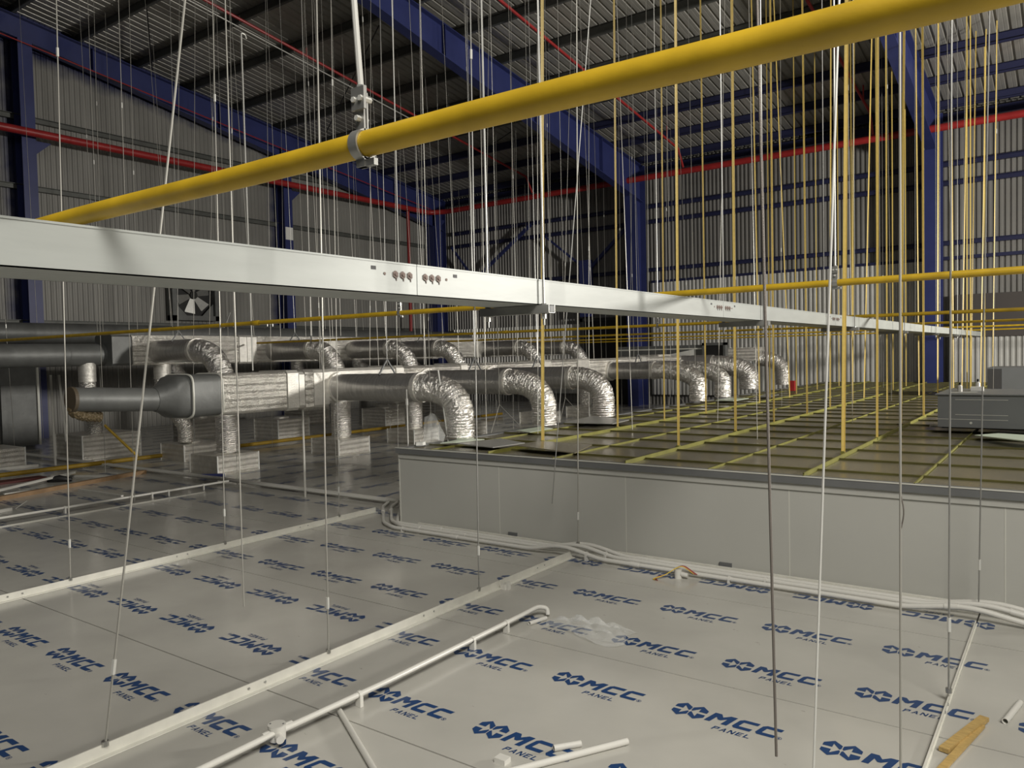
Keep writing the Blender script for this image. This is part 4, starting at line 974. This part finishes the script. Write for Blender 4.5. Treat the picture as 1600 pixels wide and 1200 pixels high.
for f, px, r, m, lab in (((-.71, 2.27, .35), (1187, 150), .0042, Mthread, 'dark threaded rod dangling free in front of the low partition'),
                         ((-3.33, 5.1, .377), (890, 430), .0036, Mgalv, 'thin rod ending free in front of the low partition face'),
                         ((-3.9, 2.685, .13), (352, 10), .004, Mrod, 'thin rod ending free just above the floor at left'),
                         ((-6.1, 5.2, .72), (1405, 850), .004, Mgalv, '')):
    if lab: rod(f, rod_top(f, px), r, m, lab)
# hooked rod at upper left
t = thing('hooked_rod', (-5, 3.7, 2.2), 'bright rod with a hooked top at the upper left', 'rod')
a = on(0, 377, 55, -7.0); b = on(0, 395, 579, -7.0)
g = G(); g.tube(smooth_path([a+Vector((0, .06, -.02)), a+Vector((0, .05, .02)), a+Vector((0, 0, .025)), a, b], .02), .0065, 8); build(g, 'rod', Mrodw, t, True)
rod(on(0, 846, 694, -4.2)*0+Vector((-5.17, 5.42, .71)), on(1, 628, 640, 5.42)*0+Vector((-5.17, 5.42, 1.25)), .006, Mrodw, 'short white rod standing at the left corner of the grid', coupler=1.13)
rod((-5.05, 5.87, .71), (-5.16, 5.87, 1.42), .008, Mrodw, 'short white pole in front of the nearest foil elbow')
p_ = on(2, 473, 745, 0.0)
rod((-7.05, 5.7, .0), (-7.05, 5.7, 1.0), .012, Mpvcs, 'white support pole under the front duct')
# curved black lead on the thick rod
g = G(); pc = [on(1, 1406, 768, 2.95), on(1, 1414, 800, 2.95), on(1, 1406, 834, 2.95)]
g.tube(smooth_path(pc, .05), .0025, 5); tag(single(g, 'loose_wire', Mthread), 'short bowed dark wire beside the thick upright rod', 'wire')

# yellow flat hangers of the grid: (pixel at top, foot pixel, width)
yel = [((847, 0), (848, 690), .040), ((959, 0), (965, 668), .026), ((1032, 0), (1038, 657), .02), ((1055, 0), (1060, 698), .028), ((1094, 0), (1103, 646), .022), ((1143, 0), (1149, 675), .032),
       ((1176, 100), (1187, 630), .02), ((1203, 0), (1209, 660), .024), ((1213, 100), (1234, 621), .018), ((1254, 60), (1261, 647), .024), ((1298, 60), (1297, 637), .02), ((1322, 70), (1317, 707), .038),
       ((1334, 70), (1332, 630), .022), ((1362, 60), (1350, 622), .022), ((1371, 60), (1370, 685), .024), ((1384, 60), (1386, 640), .018), ((1412, 60), (1407, 662), .03), ((1432, 190), (1436, 618), .018),
       ((1441, 50), (1443, 650), .026), ((1466, 45), (1465, 615), .028), ((1486, 40), (1490, 606), .02), ((1512, 30), (1503, 604), .022), ((1525, 30), (1517, 606), .022), ((1541, 25), (1532, 606), .02), ((1557, 100), (1551, 607), .022)]
for i, (tp, ft, wd_) in enumerate(yel):
    f = pz(ft[0], ft[1], ZT+.01); top = rod_top(f, tp)
    side = R_.copy(); wd_ *= .72; side.z = 0; side.normalize(); d = (top-f).normalized(); nrm = side.cross(d).normalized(); side = d.cross(nrm).normalized()
    lab = {0: 'leftmost yellow hanger strap, at the front left corner of the tile grid', 1: 'second yellow hanger strap from the left', 2: 'narrow yellow hanger strap just left of the one by the first main tee',
           3: 'yellow hanger strap left of centre, on the second main tee', 4: 'yellow hanger strap in front of the fifth foil elbow', 5: 'wide yellow hanger strap in front of the white-labelled far duct',
           11: 'brightest and widest yellow hanger strap, right of the bright leaning rod', 14: 'yellow hanger strap on the main tee right of the brightest one', 16: 'yellow hanger strap directly behind the thick upright rod',
           18: 'yellow hanger strap left of the blue right-hand column', 19: 'yellow hanger strap in front of the blue right-hand column'}.get(i)
    t = thing('hanger_strap', tuple(f), lab or 'thin yellow hanger strap from the roof down to the tile grid', 'hanger', None if lab else 'thin yellow hanger straps of the tile grid')
    g = G(); g.obox((f+top)/2, side, d, nrm, wd_/2, (top-f).length/2, .0015); g.obox((f+top)/2+nrm*wd_*.2+side*wd_*.48, nrm, d, side, wd_*.22, (top-f).length/2, .0015); build(g, 'strap', Mrody, t)
    if (f-Vector((0, 0, EYE))).length < 9:
        g = G(); g.obox(f+Vector((0, 0, .0)), Vector((1, 0, 0)), Vector((0, 1, 0)), Vector((0, 0, 1)), .015, .02, .012); build(g, 'clip', Mtee, t)
# far strap lattice (not individually distinguishable)
for X in (-4.2, -2.85, -1.5, -.2, 1.1):
    for Y in (13.4, 14.9, 16.5, 18.2):
        x = X+random.uniform(-.06, .06); g = G(); g.box(x-.009, x+.009, Y-.001, Y+.001, ZT+.01, roofz(Y)+.1)
        tag(single(g, 'hanger_strap', Mrody), 'thin yellow hanger strap from the roof down to the tile grid', 'hanger', 'thin yellow hanger straps of the tile grid')
# thin rod lattice over the printed panels and the ducts
rnd = random.Random(11)
LABS = [('thin galvanised rod hanging from the roof to the dark panels on the left half', 'thin rods over the left panels'),
        ('thin galvanised rod hanging beside the front foil duct', 'thin rods beside the front foil duct'),
        ('thin galvanised rod hanging beside the rear foil duct', 'thin rods beside the rear foil duct'),
        ('thin galvanised rod coming down between the foil elbows and the tile grid', 'thin rods at the left edge of the tile grid'),
        ('thin grey rod hanging from the roof onto the tile grid between the yellow straps', 'thin grey rods over the tile grid')]
def thin(x, y, z, r=.0036, lean=.35, lab=0):
    LAB, GRP = LABS[lab]
    top = Vector((x+rnd.uniform(-lean, lean)*.5, y+rnd.uniform(-lean, lean), roofz(y)+.1))
    rod((x, y, z), top, r, Mrod, LAB, GRP, coupler=rnd.choice([None, 2.2, 3.0, 4.4, 5.5]) if rnd.random() < .75 else None, n=5)
for X in (-8.48, -11.1, -13.8, -16.4):
    y = 3.0 if X > -9 else 4.0
    while y < 20:
        if not (-12.1 < X < -11.4): thin(X+rnd.uniform(-.05, .05), y+rnd.uniform(-.1, .1), .01)
        y += 1.45
for y in [6.2, 7.0, 8.1, 9.4, 10.3, 11.3, 12.8, 14.2, 15.4]:
    thin(-7.33, y, 1.0, .0033, lab=1); thin(-6.69, y+.35, 1.46, .0033, lab=1)
for y in [6.0, 7.2, 8.05, 9.3, 10.0, 11.2, 13.0, 14.5, 16.0]:
    thin(-12.06, y, 1.5, .0038, lab=2); thin(-11.42, y+.2, 2.0, .0038, lab=2)
for y in [7.0, 9.3, 11.2, 13.1, 15.3, 17.4]:
    thin(-5.45, y, .01, .0035, lab=3); thin(-8.9, y+.6, .02, .0035, lab=0)
for X, Y in ((-4.6, 6.8), (-3.9, 7.6), (-3.4, 8.8), (-2.4, 7.2), (-2.0, 9.2), (-1.2, 10.8), (-3.5, 11.6), (-2.3, 13.2), (-.9, 12.4), (-.3, 10.2), (-4.4, 14.0), (-1.6, 15.5), (.3, 12.8), (-.6, 17), (-3.2, 17.5), (.6, 10.9)):
    thin(X, Y, ZT+.01, .0035, .3, 4)
# twin wires splayed to the grid edge (little tripods of wire)
for i, (Y, X) in enumerate(((7.0, -5.25), (8.4, -5.25), (11.6, -5.25), (5.9, -5.3))):
    t = thing('splayed_wire', (X, Y, .7), 'inverted V of thin wire steadying a foil elbow foot', 'wire', 'wire Vs beside the elbow feet')
    g = G()
    for s in (-1, 1): g.tube([(X, Y, 1.0), (X+.1, Y+s*.3, .71)], .0025, 4)
    g.tube([(X, Y, 1.0), (X, Y, roofz(Y))], .003, 4)
    build(g, 'wire', Mrod, t)

# torn tape hanging by the fan
g = G(); g.bar((-13.2, 9.0, 2.5), (-13.2, 8.85, 2.2), .004, .08, (1, 0, 0)); rod((-13.2, 8.95, .02), (-13.2, 8.95, roofz(9)+.1), .0045, Mrod, 'thin rod with a scrap of tape on it, in front of the exhaust fan'); tag(single(g, 'hanging_tape', Mwhite), 'scrap of pale tape hanging on a rod in front of the exhaust fan', 'tape')
